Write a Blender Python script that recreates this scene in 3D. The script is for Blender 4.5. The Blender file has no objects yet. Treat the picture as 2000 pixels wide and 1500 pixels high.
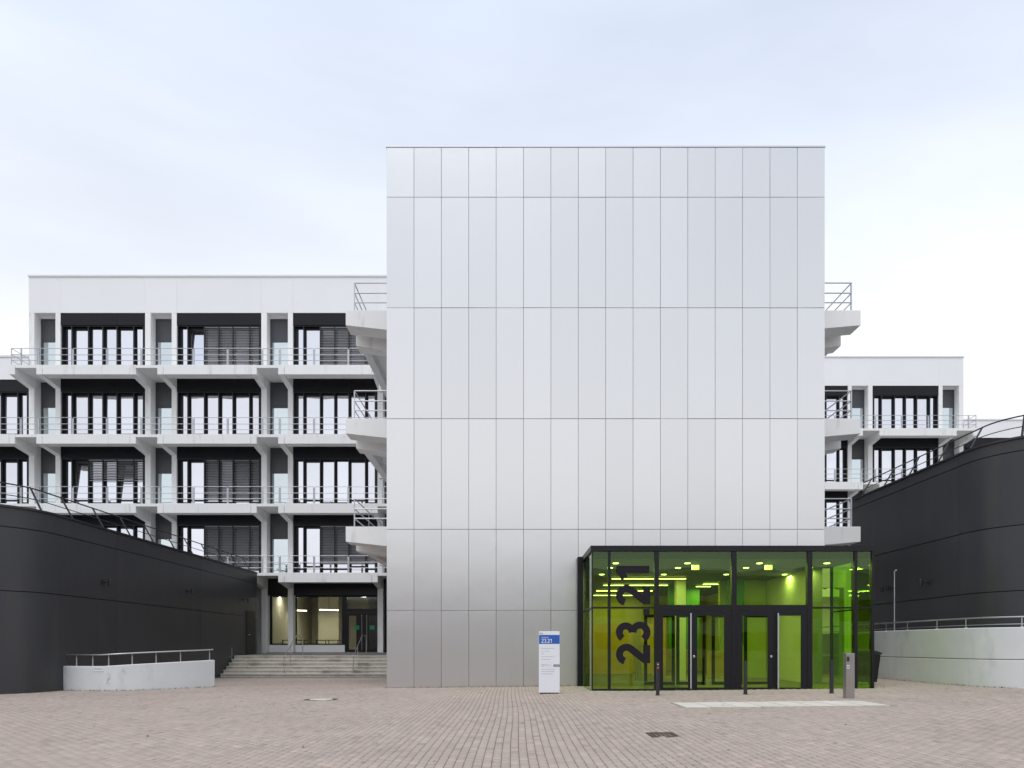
import bpy, math, random
import numpy as np
from mathutils import Vector
random.seed(7)
rng = np.random.default_rng(7)
R = math.radians
sc = bpy.context.scene
col = sc.collection

# ------------------------------------------------------------------ camera
EYE = 1.3
cam_d = bpy.data.cameras.new('camera')
cam = bpy.data.objects.new('camera', cam_d); col.objects.link(cam)
cam.location = (0, 0, EYE); cam.rotation_euler = (R(90), 0, 0)
cam_d.sensor_width = 36; cam_d.lens = 25.2
cam_d.shift_y = 0.2565
cam_d.clip_start = 0.1; cam_d.clip_end = 2000
sc.camera = cam

# ------------------------------------------------------------------ world, sun, exposure
SUN_EL, SUN_AZ = 64, -14           # azimuth: degrees left of straight behind the camera
w = bpy.data.worlds.new('World'); sc.world = w; w.use_nodes = True
nt = w.node_tree; nt.nodes.clear()
out = nt.nodes.new('ShaderNodeOutputWorld')
sky = nt.nodes.new('ShaderNodeTexSky'); sky.sky_type = 'NISHITA'; sky.sun_disc = False
sky.sun_elevation = R(SUN_EL); sky.sun_rotation = R(180 - SUN_AZ)
sky.air_density = 1.0; sky.dust_density = 2.0; sky.ozone_density = 1.5
bg1 = nt.nodes.new('ShaderNodeBackground'); bg1.inputs['Strength'].default_value = 0.13
nt.links.new(sky.outputs[0], bg1.inputs['Color'])
# thin cloud layer, the same all round the sky
tc = nt.nodes.new('ShaderNodeTexCoord')
mp = nt.nodes.new('ShaderNodeMapping'); mp.inputs['Scale'].default_value = (1.0, 1.0, 3.2)
mp.inputs['Location'].default_value = (0.35, 0.2, 0.1)
no = nt.nodes.new('ShaderNodeTexNoise'); no.inputs['Scale'].default_value = 1.5; no.inputs['Detail'].default_value = 5
no.inputs['Roughness'].default_value = 0.5; no.inputs['Distortion'].default_value = 0.4
nt.links.new(tc.outputs['Generated'], mp.inputs['Vector']); nt.links.new(mp.outputs[0], no.inputs['Vector'])
rp = nt.nodes.new('ShaderNodeValToRGB')
rp.color_ramp.elements[0].position = 0.30; rp.color_ramp.elements[0].color = (0.80, 0.80, 0.80, 1)
rp.color_ramp.elements[1].position = 0.66; rp.color_ramp.elements[1].color = (0.99, 0.99, 0.99, 1)
nt.links.new(no.outputs['Fac'], rp.inputs['Fac'])
# cloud grows thicker towards the horizon because the line of sight through it is longer
sp = nt.nodes.new('ShaderNodeSeparateXYZ'); nt.links.new(tc.outputs['Generated'], sp.inputs[0])
mr = nt.nodes.new('ShaderNodeMapRange'); mr.inputs['From Min'].default_value = 0.22; mr.inputs['From Max'].default_value = 0.74
mr.inputs['To Min'].default_value = 1.0; mr.inputs['To Max'].default_value = 0.0; mr.interpolation_type = 'SMOOTHSTEP'
nt.links.new(sp.outputs['Z'], mr.inputs['Value'])
mx = nt.nodes.new('ShaderNodeMix'); mx.data_type = 'RGBA'
mx.inputs['A'].default_value = (0.715, 0.795, 0.945, 1); mx.inputs['B'].default_value = (1.04, 1.055, 1.085, 1)
nt.links.new(mr.outputs[0], mx.inputs['Factor'])
bg2 = nt.nodes.new('ShaderNodeBackground'); bg2.inputs['Strength'].default_value = 1.02
no2 = nt.nodes.new('ShaderNodeTexNoise'); no2.inputs['Scale'].default_value = 2.6; no2.inputs['Detail'].default_value = 4; no2.inputs['Roughness'].default_value = 0.45
nt.links.new(mp.outputs[0], no2.inputs['Vector'])
mr2 = nt.nodes.new('ShaderNodeMapRange'); mr2.inputs['From Min'].default_value = 0.3; mr2.inputs['From Max'].default_value = 0.7
mr2.inputs['To Min'].default_value = 0.95; mr2.inputs['To Max'].default_value = 1.07
nt.links.new(no2.outputs['Fac'], mr2.inputs['Value'])
vm = nt.nodes.new('ShaderNodeVectorMath'); vm.operation = 'SCALE'
nt.links.new(mx.outputs['Result'], vm.inputs[0]); nt.links.new(mr2.outputs[0], vm.inputs['Scale'])
nt.links.new(vm.outputs[0], bg2.inputs['Color'])
ms = nt.nodes.new('ShaderNodeMixShader')
nt.links.new(rp.outputs['Color'], ms.inputs['Fac']); nt.links.new(bg1.outputs[0], ms.inputs[1]); nt.links.new(bg2.outputs[0], ms.inputs[2])
nt.links.new(ms.outputs[0], out.inputs['Surface'])

sd = bpy.data.lights.new('sun', 'SUN'); sd.energy = 1.25; sd.angle = R(40); sd.color = (1.0, 0.975, 0.94)
sun = bpy.data.objects.new('sun', sd); col.objects.link(sun)
az = R(SUN_AZ); el = R(SUN_EL)
to_sun = Vector((math.sin(az) * math.cos(el), -math.cos(az) * math.cos(el), math.sin(el)))
sun.rotation_euler = to_sun.to_track_quat('Z', 'Y').to_euler(); sun.location = (0, -30, 50)

vs = sc.view_settings
vs.view_transform = 'Standard'; vs.look = 'None'; vs.gamma = 1; vs.exposure = 0.1; vs.use_curve_mapping = False
sc.cycles.max_bounces = 10; sc.cycles.transparent_max_bounces = 16
sc.cycles.sample_clamp_indirect = 6

# ------------------------------------------------------------------ materials
def node(nt, t, **kw):
    n = nt.nodes.new(t)
    for k, v in kw.items(): setattr(n, k, v)
    return n
def mat(name, colr, rough=0.6, metal=0.0, var=0.0, vscale=3.0, bump=0.0, bscale=40.0, rvar=0.0, spec=0.5,
        objvar=0.0, stain=None, stain_scale=1.0, stain_lo=0.55, stain_hi=0.75, streak=1.0):
    m = bpy.data.materials.new(name); m.use_nodes = True; nt = m.node_tree
    b = nt.nodes['Principled BSDF']
    b.inputs['Roughness'].default_value = rough; b.inputs['Metallic'].default_value = metal
    b.inputs['Specular IOR Level'].default_value = spec
    tc = node(nt, 'ShaderNodeTexCoord')
    geo = node(nt, 'ShaderNodeNewGeometry')
    base = node(nt, 'ShaderNodeRGB'); base.outputs[0].default_value = (*colr, 1)
    cur = base.outputs[0]
    if var > 0 or rvar > 0:
        n = node(nt, 'ShaderNodeTexNoise'); n.inputs['Scale'].default_value = vscale; n.inputs['Detail'].default_value = 6
        n.inputs['Roughness'].default_value = 0.6
        nt.links.new(geo.outputs['Position'], n.inputs['Vector'])
    if var > 0:
        r = node(nt, 'ShaderNodeMapRange'); r.inputs['From Min'].default_value = 0.25; r.inputs['From Max'].default_value = 0.75
        r.inputs['To Min'].default_value = 1 - var; r.inputs['To Max'].default_value = 1 + var
        nt.links.new(n.outputs['Fac'], r.inputs['Value'])
        mu = node(nt, 'ShaderNodeVectorMath', operation='SCALE')
        nt.links.new(cur, mu.inputs[0]); nt.links.new(r.outputs[0], mu.inputs['Scale']); cur = mu.outputs[0]
    if objvar > 0:
        oi = node(nt, 'ShaderNodeObjectInfo')
        r = node(nt, 'ShaderNodeMapRange'); r.inputs['To Min'].default_value = 1 - objvar; r.inputs['To Max'].default_value = 1 + objvar
        nt.links.new(oi.outputs['Random'], r.inputs['Value'])
        mu = node(nt, 'ShaderNodeVectorMath', operation='SCALE')
        nt.links.new(cur, mu.inputs[0]); nt.links.new(r.outputs[0], mu.inputs['Scale']); cur = mu.outputs[0]
    if stain:
        mpn = node(nt, 'ShaderNodeMapping'); mpn.inputs['Scale'].default_value = (1, 1, streak)
        nt.links.new(geo.outputs['Position'], mpn.inputs['Vector'])
        n2 = node(nt, 'ShaderNodeTexNoise'); n2.inputs['Scale'].default_value = stain_scale; n2.inputs['Detail'].default_value = 8
        n2.inputs['Roughness'].default_value = 0.68
        nt.links.new(mpn.outputs[0], n2.inputs['Vector'])
        r = node(nt, 'ShaderNodeMapRange'); r.inputs['From Min'].default_value = stain_lo; r.inputs['From Max'].default_value = stain_hi
        nt.links.new(n2.outputs['Fac'], r.inputs['Value'])
        mxn = node(nt, 'ShaderNodeMix', data_type='RGBA'); mxn.inputs['B'].default_value = (*stain, 1)
        nt.links.new(r.outputs[0], mxn.inputs['Factor']); nt.links.new(cur, mxn.inputs['A']); cur = mxn.outputs['Result']
    nt.links.new(cur, b.inputs['Base Color'])
    if rvar > 0:
        r = node(nt, 'ShaderNodeMapRange'); r.inputs['From Min'].default_value = 0.3; r.inputs['From Max'].default_value = 0.7
        r.inputs['To Min'].default_value = max(0.02, rough - rvar); r.inputs['To Max'].default_value = rough + rvar
        nt.links.new(n.outputs['Fac'], r.inputs['Value']); nt.links.new(r.outputs[0], b.inputs['Roughness'])
    if bump > 0:
        n3 = node(nt, 'ShaderNodeTexNoise'); n3.inputs['Scale'].default_value = bscale; n3.inputs['Detail'].default_value = 4
        nt.links.new(geo.outputs['Position'], n3.inputs['Vector'])
        bp = node(nt, 'ShaderNodeBump'); bp.inputs['Strength'].default_value = bump; bp.inputs['Distance'].default_value = 0.02
        nt.links.new(n3.outputs['Fac'], bp.inputs['Height']); nt.links.new(bp.outputs[0], b.inputs['Normal'])
    return m
def emit(name, c, s):
    m = bpy.data.materials.new(name); m.use_nodes = True; b = m.node_tree.nodes['Principled BSDF']
    b.inputs['Base Color'].default_value = (0.8, 0.8, 0.8, 1)
    b.inputs['Emission Color'].default_value = (*c, 1); b.inputs['Emission Strength'].default_value = s
    return m
def glass(name, tint, refl_tint=(1, 1, 1), ior=1.5, rough=0.0):
    m = bpy.data.materials.new(name); m.use_nodes = True; nt = m.node_tree; nt.nodes.clear()
    o = node(nt, 'ShaderNodeOutputMaterial')
    t = node(nt, 'ShaderNodeBsdfTransparent'); t.inputs['Color'].default_value = (*tint, 1)
    g = node(nt, 'ShaderNodeBsdfGlossy'); g.inputs['Color'].default_value = (*refl_tint, 1); g.inputs['Roughness'].default_value = rough
    f = node(nt, 'ShaderNodeFresnel'); f.inputs['IOR'].default_value = ior
    geo = node(nt, 'ShaderNodeNewGeometry')
    # the far face of a pane is met from inside: give it the inverse index so both faces reflect alike
    e = node(nt, 'ShaderNodeMath', operation='MULTIPLY_ADD'); e.inputs[1].default_value = -2; e.inputs[2].default_value = 1
    nt.links.new(geo.outputs['Backfacing'], e.inputs[0])
    pw_ = node(nt, 'ShaderNodeMath', operation='POWER'); pw_.inputs[0].default_value = ior
    nt.links.new(e.outputs[0], pw_.inputs[1]); nt.links.new(pw_.outputs[0], f.inputs['IOR'])
    n3 = node(nt, 'ShaderNodeTexNoise'); n3.inputs['Scale'].default_value = 0.8; n3.inputs['Detail'].default_value = 1
    nt.links.new(geo.outputs['Position'], n3.inputs['Vector'])
    bp = node(nt, 'ShaderNodeBump'); bp.inputs['Strength'].default_value = 0.06; bp.inputs['Distance'].default_value = 0.1
    nt.links.new(n3.outputs['Fac'], bp.inputs['Height']); nt.links.new(bp.outputs[0], g.inputs['Normal'])
    mxs = node(nt, 'ShaderNodeMixShader')
    nt.links.new(f.outputs[0], mxs.inputs['Fac']); nt.links.new(t.outputs[0], mxs.inputs[1]); nt.links.new(g.outputs[0], mxs.inputs[2])
    nt.links.new(mxs.outputs[0], o.inputs['Surface'])
    return m
def coated_glass(name, c, rough=0.02):
    m = mat(name, c, rough, 0.93, objvar=0.05)
    nt = m.node_tree; b = nt.nodes['Principled BSDF']
    geo = node(nt, 'ShaderNodeNewGeometry')
    n3 = node(nt, 'ShaderNodeTexNoise'); n3.inputs['Scale'].default_value = 0.9; n3.inputs['Detail'].default_value = 1
    nt.links.new(geo.outputs['Position'], n3.inputs['Vector'])
    bp = node(nt, 'ShaderNodeBump'); bp.inputs['Strength'].default_value = 0.12; bp.inputs['Distance'].default_value = 0.1
    nt.links.new(n3.outputs['Fac'], bp.inputs['Height']); nt.links.new(bp.outputs[0], b.inputs['Normal'])
    return m
M = {}
M['alu'] = mat('anodised_aluminium', (0.70, 0.695, 0.69), 0.27, 0.9, objvar=0.028, bump=0.5, bscale=0.55)
M['alu_side'] = mat('aluminium_side', (0.6, 0.605, 0.62), 0.4, 0.85)
M['gap'] = mat('joint_dark', (0.03, 0.03, 0.033), 0.8)
M['joint_grey'] = mat('joint_grey', (0.32, 0.32, 0.33), 0.7)
M['white'] = mat('white_painted_concrete', (0.86, 0.865, 0.855), 0.62, var=0.025, vscale=0.9, bump=0.04, bscale=60, stain=(0.52, 0.52, 0.48), stain_scale=2.2, stain_lo=0.56, stain_hi=0.85, streak=0.16)
M['parapet'] = mat('white_panel', (0.85, 0.86, 0.87), 0.45, var=0.02, vscale=0.4, objvar=0.012)
M['coping'] = mat('coping_metal', (0.72, 0.73, 0.74), 0.4, 0.3)
M['dark'] = mat('dark_frame', (0.007, 0.0075, 0.010), 0.4, var=0.1, spec=0.35)
M['dark_panel'] = mat('dark_panel', (0.011, 0.012, 0.015), 0.4, var=0.12, vscale=1.2, spec=0.2)
M['grey_panel'] = mat('grey_panel', (0.052, 0.056, 0.063), 0.4, var=0.06)
M['fin'] = mat('fin_grey', (0.03, 0.032, 0.037), 0.4, 0.3)
M['glass_wing'] = coated_glass('coated_glass', (0.73, 0.74, 0.79))
M['glass_door'] = coated_glass('pale_blue_glass', (0.62, 0.68, 0.70))
M['blind'] = mat('blind_slat', (0.36, 0.36, 0.375), 0.4, 0.3, objvar=0.08)
M['steel'] = mat('galvanised_steel', (0.50, 0.52, 0.54), 0.42, 0.55, var=0.08, vscale=5)
M['inox'] = mat('stainless_steel', (0.62, 0.61, 0.60), 0.3, 0.9, var=0.05, vscale=6)
M['inox_dull'] = mat('dull_stainless', (0.40, 0.37, 0.355), 0.38, 0.8, var=0.06, vscale=6)
M['charcoal'] = mat('charcoal_cladding', (0.047, 0.048, 0.053), 0.42, objvar=0.06, spec=0.34, var=0.10, vscale=0.4, stain=(0.062, 0.061, 0.058), stain_scale=1.4, stain_lo=0.5, stain_hi=0.85, streak=0.12)
M['charcoal_cap'] = mat('charcoal_coping', (0.022, 0.022, 0.025), 0.45)
M['charcoal_steel'] = mat('charcoal_steel', (0.028, 0.030, 0.033), 0.45, 0.2)
M['conc'] = mat('pale_concrete_wall', (0.67, 0.69, 0.695), 0.7, var=0.05, vscale=1.2, bump=0.08, bscale=50, stain=(0.42, 0.43, 0.41), stain_scale=1.1, stain_lo=0.52, stain_hi=0.85, streak=0.4)
M['step'] = mat('weathered_step_concrete', (0.56, 0.53, 0.47), 0.85, var=0.16, vscale=4, bump=0.25, bscale=40, stain=(0.15, 0.115, 0.09), stain_scale=1.0, stain_lo=0.52, stain_hi=0.72)
M['platform'] = mat('platform_asphalt', (0.12, 0.115, 0.11), 0.9, var=0.15, vscale=4, bump=0.2)
M['asphalt'] = mat('grey_paving_strip', (0.17, 0.165, 0.16), 0.9, var=0.15, vscale=3, bump=0.2)
M['sand'] = mat('joint_sand', (0.24, 0.20, 0.165), 0.95, var=0.25, vscale=6, bump=0.2, stain=(0.10, 0.11, 0.06), stain_scale=0.5)
M['slab'] = mat('pale_stone_slab', (0.60, 0.56, 0.50), 0.8, var=0.07, vscale=4, bump=0.1, objvar=0.05)
M['sign'] = mat('sign_white', (0.78, 0.80, 0.84), 0.4, var=0.02)
M['blue'] = mat('sign_blue', (0.02, 0.11, 0.46), 0.4)
M['print'] = mat('print_grey', (0.42, 0.43, 0.46), 0.6)
M['ink'] = mat('print_black', (0.02, 0.02, 0.02), 0.6)
M['numeral'] = mat('numeral_film', (0.010, 0.008, 0.013), 0.5, spec=0.25)
M['bollard'] = mat('bollard_grey', (0.03, 0.032, 0.037), 0.45, 0.2)
M['bin'] = mat('bin_plastic', (0.009, 0.0095, 0.010), 0.5, spec=.35)
M['green_sign'] = mat('green_sign', (0.01, 0.28, 0.14), 0.5)
M['cream'] = mat('cream_wall', (0.56, 0.54, 0.43), 0.8, var=0.04)
M['hall_wall'] = mat('hall_wall', (0.60, 0.50, 0.20), 0.8, var=0.04)
M['hall_wood'] = mat('hall_wood', (0.70, 0.40, 0.09), 0.5, var=0.12, vscale=2)
M['hall_green'] = mat('hall_green', (0.07, 0.22, 0.05), 0.6)
M['hall_lime'] = mat('hall_lime', (0.55, 0.60, 0.22), 0.7, var=0.03)
M['hall_pale'] = mat('hall_pale', (0.80, 0.80, 0.76), 0.7, var=0.03)
M['hall_ceiling'] = mat('hall_ceiling', (0.10, 0.11, 0.10), 0.8)
M['hall_floor'] = mat('hall_floor', (0.12, 0.12, 0.11), 0.3, var=0.1)
M['lamp'] = emit('lamp_white', (1.0, 0.93, 0.78), 9.0)
M['exit'] = emit('exit_sign_glow', (0.8, 1.0, 0.6), 2.5)
M['glass_green'] = glass('green_glass', (0.72, 0.92, 0.36), (0.88, 1.0, 0.88), 1.5)
M['glass_clear'] = glass('clear_glass', (0.90, 0.91, 0.86), (1, 1, 1), 1.4)
M['iron'] = mat('cast_iron', (0.10, 0.07, 0.055), 0.7, 0.3, var=0.2, vscale=20)
M['lid'] = mat('concrete_lid', (0.60, 0.57, 0.52), 0.8, var=0.08, vscale=8)
M['weed'] = mat('weed_green', (0.07, 0.10, 0.03), 0.8, var=0.3, vscale=5)
# pavers: tone per brick comes from the brick's own colour attribute
pm = mat('paver', (0.3, 0.3, 0.3), 0.85, bump=0.25, bscale=70)
_nt = pm.node_tree; _b = _nt.nodes['Principled BSDF']
_a = node(_nt, 'ShaderNodeAttribute', attribute_name='tone')
_g = node(_nt, 'ShaderNodeNewGeometry')
_n = node(_nt, 'ShaderNodeTexNoise'); _n.inputs['Scale'].default_value = 0.35; _n.inputs['Detail'].default_value = 7; _n.inputs['Roughness'].default_value = 0.62
_nt.links.new(_g.outputs['Position'], _n.inputs['Vector'])
_r = node(_nt, 'ShaderNodeMapRange'); _r.inputs['From Min'].default_value = 0.3; _r.inputs['From Max'].default_value = 0.7; _r.inputs['To Min'].default_value = 0.92; _r.inputs['To Max'].default_value = 1.07
_nt.links.new(_n.outputs['Fac'], _r.inputs['Value'])
_m = node(_nt, 'ShaderNodeVectorMath', operation='SCALE'); _nt.links.new(_a.outputs['Color'], _m.inputs[0]); _nt.links.new(_r.outputs[0], _m.inputs['Scale'])
# worn patches: dust and a trace of moss, each with its own shape
_n2 = node(_nt, 'ShaderNodeTexNoise'); _n2.inputs['Scale'].default_value = 0.9; _n2.inputs['Detail'].default_value = 9; _n2.inputs['Roughness'].default_value = 0.7
_nt.links.new(_g.outputs['Position'], _n2.inputs['Vector'])
_r2 = node(_nt, 'ShaderNodeMapRange'); _r2.inputs['From Min'].default_value = 0.58; _r2.inputs['From Max'].default_value = 0.80; _r2.inputs['To Max'].default_value = 0.55
_nt.links.new(_n2.outputs['Fac'], _r2.inputs['Value'])
_mx = node(_nt, 'ShaderNodeMix', data_type='RGBA'); _mx.inputs['B'].default_value = (0.235, 0.205, 0.15, 1)
_nt.links.new(_r2.outputs[0], _mx.inputs['Factor']); _nt.links.new(_m.outputs[0], _mx.inputs['A'])
_nt.links.new(_mx.outputs['Result'], _b.inputs['Base Color'])
M['paver'] = pm

# ------------------------------------------------------------------ object helpers
WLOC = {}
def link(o, parent=None, loc=(0, 0, 0)):
    col.objects.link(o)
    WLOC[o.name] = Vector(loc)
    if parent:
        o.parent = parent; o.location = Vector(loc) - WLOC[parent.name]
    else:
        o.location = loc
    return o
def tag(o, label=None, cat=None, group=None, kind=None):
    if label: o['label'] = label
    if cat: o['category'] = cat
    if group: o['group'] = group
    if kind: o['kind'] = kind
    return o
def thing(name, loc, label, cat, group=None):
    o = bpy.data.objects.new(name, None); o.empty_display_size = 0.3
    link(o, None, loc); return tag(o, label, cat, group)
def inst(name, mesh, loc, parent=None, rot=None):
    o = bpy.data.objects.new(name, mesh); link(o, parent, loc)
    if rot: o.rotation_euler = rot
    return o
class MB:
    def __init__(s): s.v = []; s.f = []
    def add(s, vs, fs):
        n = len(s.v); s.v += [tuple(p) for p in vs]; s.f += [tuple(n + i for i in f) for f in fs]; return s
    def box(s, x0, x1, y0, y1, z0, z1):
        return s.add([(x0, y0, z0), (x1, y0, z0), (x1, y1, z0), (x0, y1, z0), (x0, y0, z1), (x1, y0, z1), (x1, y1, z1), (x0, y1, z1)],
                     [(0, 3, 2, 1), (4, 5, 6, 7), (0, 1, 5, 4), (1, 2, 6, 5), (2, 3, 7, 6), (3, 0, 4, 7)])
    def cbox(s, x0, x1, y0, y1, z0, z1, c=0.006):
        """box whose front (low y) edges are chamfered"""
        v = [(x0, y1, z0), (x1, y1, z0), (x1, y1, z1), (x0, y1, z1), (x0, y0 + c, z0), (x1, y0 + c, z0), (x1, y0 + c, z1), (x0, y0 + c, z1),
             (x0 + c, y0, z0 + c), (x1 - c, y0, z0 + c), (x1 - c, y0, z1 - c), (x0 + c, y0, z1 - c)]
        return s.add(v, [(8, 9, 10, 11), (4, 5, 9, 8), (5, 6, 10, 9), (6, 7, 11, 10), (7, 4, 8, 11), (0, 1, 5, 4), (1, 2, 6, 5), (2, 3, 7, 6), (3, 0, 4, 7), (0, 3, 2, 1)])
    def prism_x(s, pts, x0, x1):   # pts = (y,z)
        n = len(pts)
        v = [(x0, y, z) for y, z in pts] + [(x1, y, z) for y, z in pts]
        return s.add(v, [tuple(range(n))[::-1], tuple(range(n, 2 * n))] + [(i, (i + 1) % n, n + (i + 1) % n, n + i) for i in range(n)])
    def prism_y(s, pts, y0, y1):   # pts = (x,z)
        n = len(pts)
        v = [(x, y0, z) for x, z in pts] + [(x, y1, z) for x, z in pts]
        return s.add(v, [tuple(range(n)), tuple(range(n, 2 * n))[::-1]] + [(i, n + i, n + (i + 1) % n, (i + 1) % n) for i in range(n)])
    def prism_z(s, pts, z0, z1):
        n = len(pts)
        v = [(x, y, z0) for x, y in pts] + [(x, y, z1) for x, y in pts]
        return s.add(v, [tuple(range(n))[::-1], tuple(range(n, 2 * n))] + [(i, (i + 1) % n, n + (i + 1) % n, n + i) for i in range(n)])
    def tube(s, path, r, n=8, cap=True):
        path = [Vector(p) for p in path]; rings = []
        for i, p in enumerate(path):
            d = (path[min(i + 1, len(path) - 1)] - path[max(i - 1, 0)]).normalized()
            up = Vector((0, 0, 1)) if abs(d.z) < 0.95 else Vector((0, 1, 0))
            a = d.cross(up).normalized(); b = a.cross(d).normalized()
            rings.append([p + (a * math.cos(2 * math.pi * k / n) + b * math.sin(2 * math.pi * k / n)) * r for k in range(n)])
        v = [q for ring in rings for q in ring]; f = []
        for i in range(len(rings) - 1):
            for k in range(n):
                f.append((i * n + k, i * n + (k + 1) % n, (i + 1) * n + (k + 1) % n, (i + 1) * n + k))
        if cap: f += [tuple(range(n))[::-1], tuple(range((len(rings) - 1) * n, len(rings) * n))]
        return s.add(v, f)
    def bar(s, p, q, wx, wy):
        """square bar from p to q, wx wide in x, wy in y"""
        p = Vector(p); q = Vector(q); o = [(-wx/2, -wy/2), (wx/2, -wy/2), (wx/2, wy/2), (-wx/2, wy/2)]
        v = [(p.x + a, p.y + b, p.z) for a, b in o] + [(q.x + a, q.y + b, q.z) for a, b in o]
        return s.add(v, [(0, 3, 2, 1), (4, 5, 6, 7), (0, 1, 5, 4), (1, 2, 6, 5), (2, 3, 7, 6), (3, 0, 4, 7)])
    def lathe(s, cx, cy, prof, n=24):
        v = []; f = []
        for r, z in prof:
            v += [(cx + r * math.cos(2 * math.pi * k / n), cy + r * math.sin(2 * math.pi * k / n), z) for k in range(n)]
        for i in range(len(prof) - 1):
            for k in range(n):
                f.append((i * n + k, i * n + (k + 1) % n, (i + 1) * n + (k + 1) % n, (i + 1) * n + k))
        f += [tuple(range(n))[::-1], tuple(range((len(prof) - 1) * n, len(prof) * n))]
        return s.add(v, f)
    def mesh(s, name, m, origin=(0, 0, 0), smooth=False):
        me = bpy.data.meshes.new(name); o = Vector(origin)
        me.from_pydata([tuple(Vector(p) - o) for p in s.v], [], s.f); me.materials.append(m)
        if smooth:
            me.shade_smooth()
            me.set_sharp_from_angle(angle=R(35))
        me.update(); return me
    def build(s, name, m, parent=None, smooth=False, bevel=0):
        a = np.array(s.v); lo = a.min(0); hi = a.max(0)
        org = ((lo[0] + hi[0]) / 2, (lo[1] + hi[1]) / 2, lo[2])
        o = bpy.data.objects.new(name, s.mesh(name, m, org, smooth)); link(o, parent, org)
        if bevel:
            b = o.modifiers.new('bevel', 'BEVEL'); b.width = bevel; b.segments = 2; b.limit_method = 'ANGLE'
        return o
def ground(x, y):
    a = 0.011 * np.clip(x, -9, 14)
    t = np.clip((y - 24) / 9.5, 0, 1); t = t * t * (3 - 2 * t)
    sx = np.clip((-x - 1) / 4, 0, 1)
    return a - 0.105 * t * sx
G = lambda x, y: float(ground(np.float64(x), np.float64(y)))

# ------------------------------------------------------------------ ground and paving
xs = np.concatenate([[-400, -120, -40], np.arange(-20, 20.1, 1.0), [40, 120, 400]])
ys = np.concatenate([[-400, -120, -30], np.arange(0, 50.1, 1.0), [80, 200, 400]])
X, Y = np.meshgrid(xs, ys); Z = ground(X, Y) - 0.014
nx, ny = len(xs), len(ys)
mb = MB(); mb.v = [tuple(p) for p in np.stack([X, Y, Z], -1).reshape(-1, 3)]
mb.f = [(j * nx + i, j * nx + i + 1, (j + 1) * nx + i + 1, (j + 1) * nx + i) for j in range(ny - 1) for i in range(nx - 1)]
gr = mb.build('ground', M['sand']); tag(gr, kind='structure')

PW, PL = 0.104, 0.208
FIELD = (3.6, 7.85, 14.85, 16.15)      # pale slab field in front of the doors
MAN = (-4.9, 18.4); GRATE = (2.2, 10.42)
STEP_Y0 = 35.2
ci = np.arange(int(-18 / PW), int(19 / PW)); rj = np.arange(int(6.0 / PL), int(34.35 / PL))
CI, RJ = np.meshgrid(ci, rj)
px = (CI + 0.5) * PW
# the rows drift gently, as hand-laid paving does
py = (RJ + 0.5 * (CI % 2) + 0.5) * PL
px = px + 0.02 * np.sin(py * 0.55 + CI * 0.02)
px = px.ravel(); py = py.ravel()
keep = np.ones(len(px), bool)
keep &= ~((px > -4.2) & (px < 10.3) & (py > 23.25))
keep &= ~((px > 2.25) & (px < 10.45) & (py > 20.45))
keep &= ~((px < -14.5) & (py > 22.6)) & ~((px > 14.6) & (py > 21.5))
keep &= ~((px > FIELD[0] - 0.04) & (px < FIELD[1] + 0.04) & (py > FIELD[2] - 0.09) & (py < FIELD[3] + 0.09))
keep &= ~(((px - MAN[0]) ** 2 + (py - MAN[1]) ** 2) < 0.44 ** 2)
keep &= ~((abs(px - GRATE[0]) < 0.22) & (abs(py - GRATE[1]) < 0.32))
keep &= ~((px > 12) & (py > 30))
keep &= abs(px) < 0.80 * py + 2.0
px = px[keep]; py = py[keep]; N = len(px)
pz = ground(px, py) + rng.normal(0, 0.0012, N)
hw = PW / 2 - 0.0036 - rng.random(N) * 0.001; hl = PL / 2 - 0.0036 - rng.random(N) * 0.001
tiltx = rng.normal(0, 0.010, N); tilty = rng.normal(0, 0.006, N); ang = rng.normal(0, 0.008, N)
base_t = np.array([0.424, 0.338, 0.286])
hue = rng.random(N)[:, None]
tone = base_t * (1 - hue * 0.5) + np.array([0.385, 0.335, 0.300]) * hue * 0.5
tone = tone * (1 + rng.normal(0, 0.055, N))[:, None]
odd = rng.random(N) < 0.02; tone[odd] *= 0.82
def brick_verts(i):
    """8 verts of brick i: 4 top, 4 bottom with sides flared"""
    c = []
    for k, (sx, sy) in enumerate(((-1, -1), (1, -1), (1, 1), (-1, 1))):
        c.append((sx, sy))
    return c
sxs = np.array([-1, 1, 1, -1]); sys_ = np.array([-1, -1, 1, 1])
lx = sxs[None] * hw[:, None]; ly = sys_[None] * hl[:, None]
ca, sa = np.cos(ang)[:, None], np.sin(ang)[:, None]
tx = px[:, None] + lx * ca - ly * sa; ty = py[:, None] + lx * sa + ly * ca
tz = pz[:, None] + lx * tiltx[:, None] + ly * tilty[:, None]
ch = 0.003
ix = px[:, None] + (lx - sxs * ch) * ca - (ly - sys_ * ch) * sa; iy = py[:, None] + (lx - sxs * ch) * sa + (ly - sys_ * ch) * ca
V = np.stack([np.stack([ix, iy, tz], -1), np.stack([tx, ty, tz - 0.004], -1), np.stack([tx, ty, tz - 0.045], -1)], 1).reshape(N, 12, 3)
QF = [(0, 1, 2, 3)] + [(4 + k, 4 + (k + 1) % 4, (k + 1) % 4, k) for k in range(4)] + [(8 + k, 8 + (k + 1) % 4, 4 + (k + 1) % 4, 4 + k) for k in range(4)]
QF = np.array(QF)
paving = bpy.data.objects.new('plaza_paving', None); link(paving, None, (0, 14, 0)); tag(paving, kind='structure')
vis = (abs(px) < py * 0.7) & (py > 7.9)
order = np.where(vis)[0]
order = order[np.argsort(py[order] ** 2 + px[order] ** 2 * 0.3)]
single = order[:300]
ms_ = np.ones(N, bool); ms_[single] = False
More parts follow.
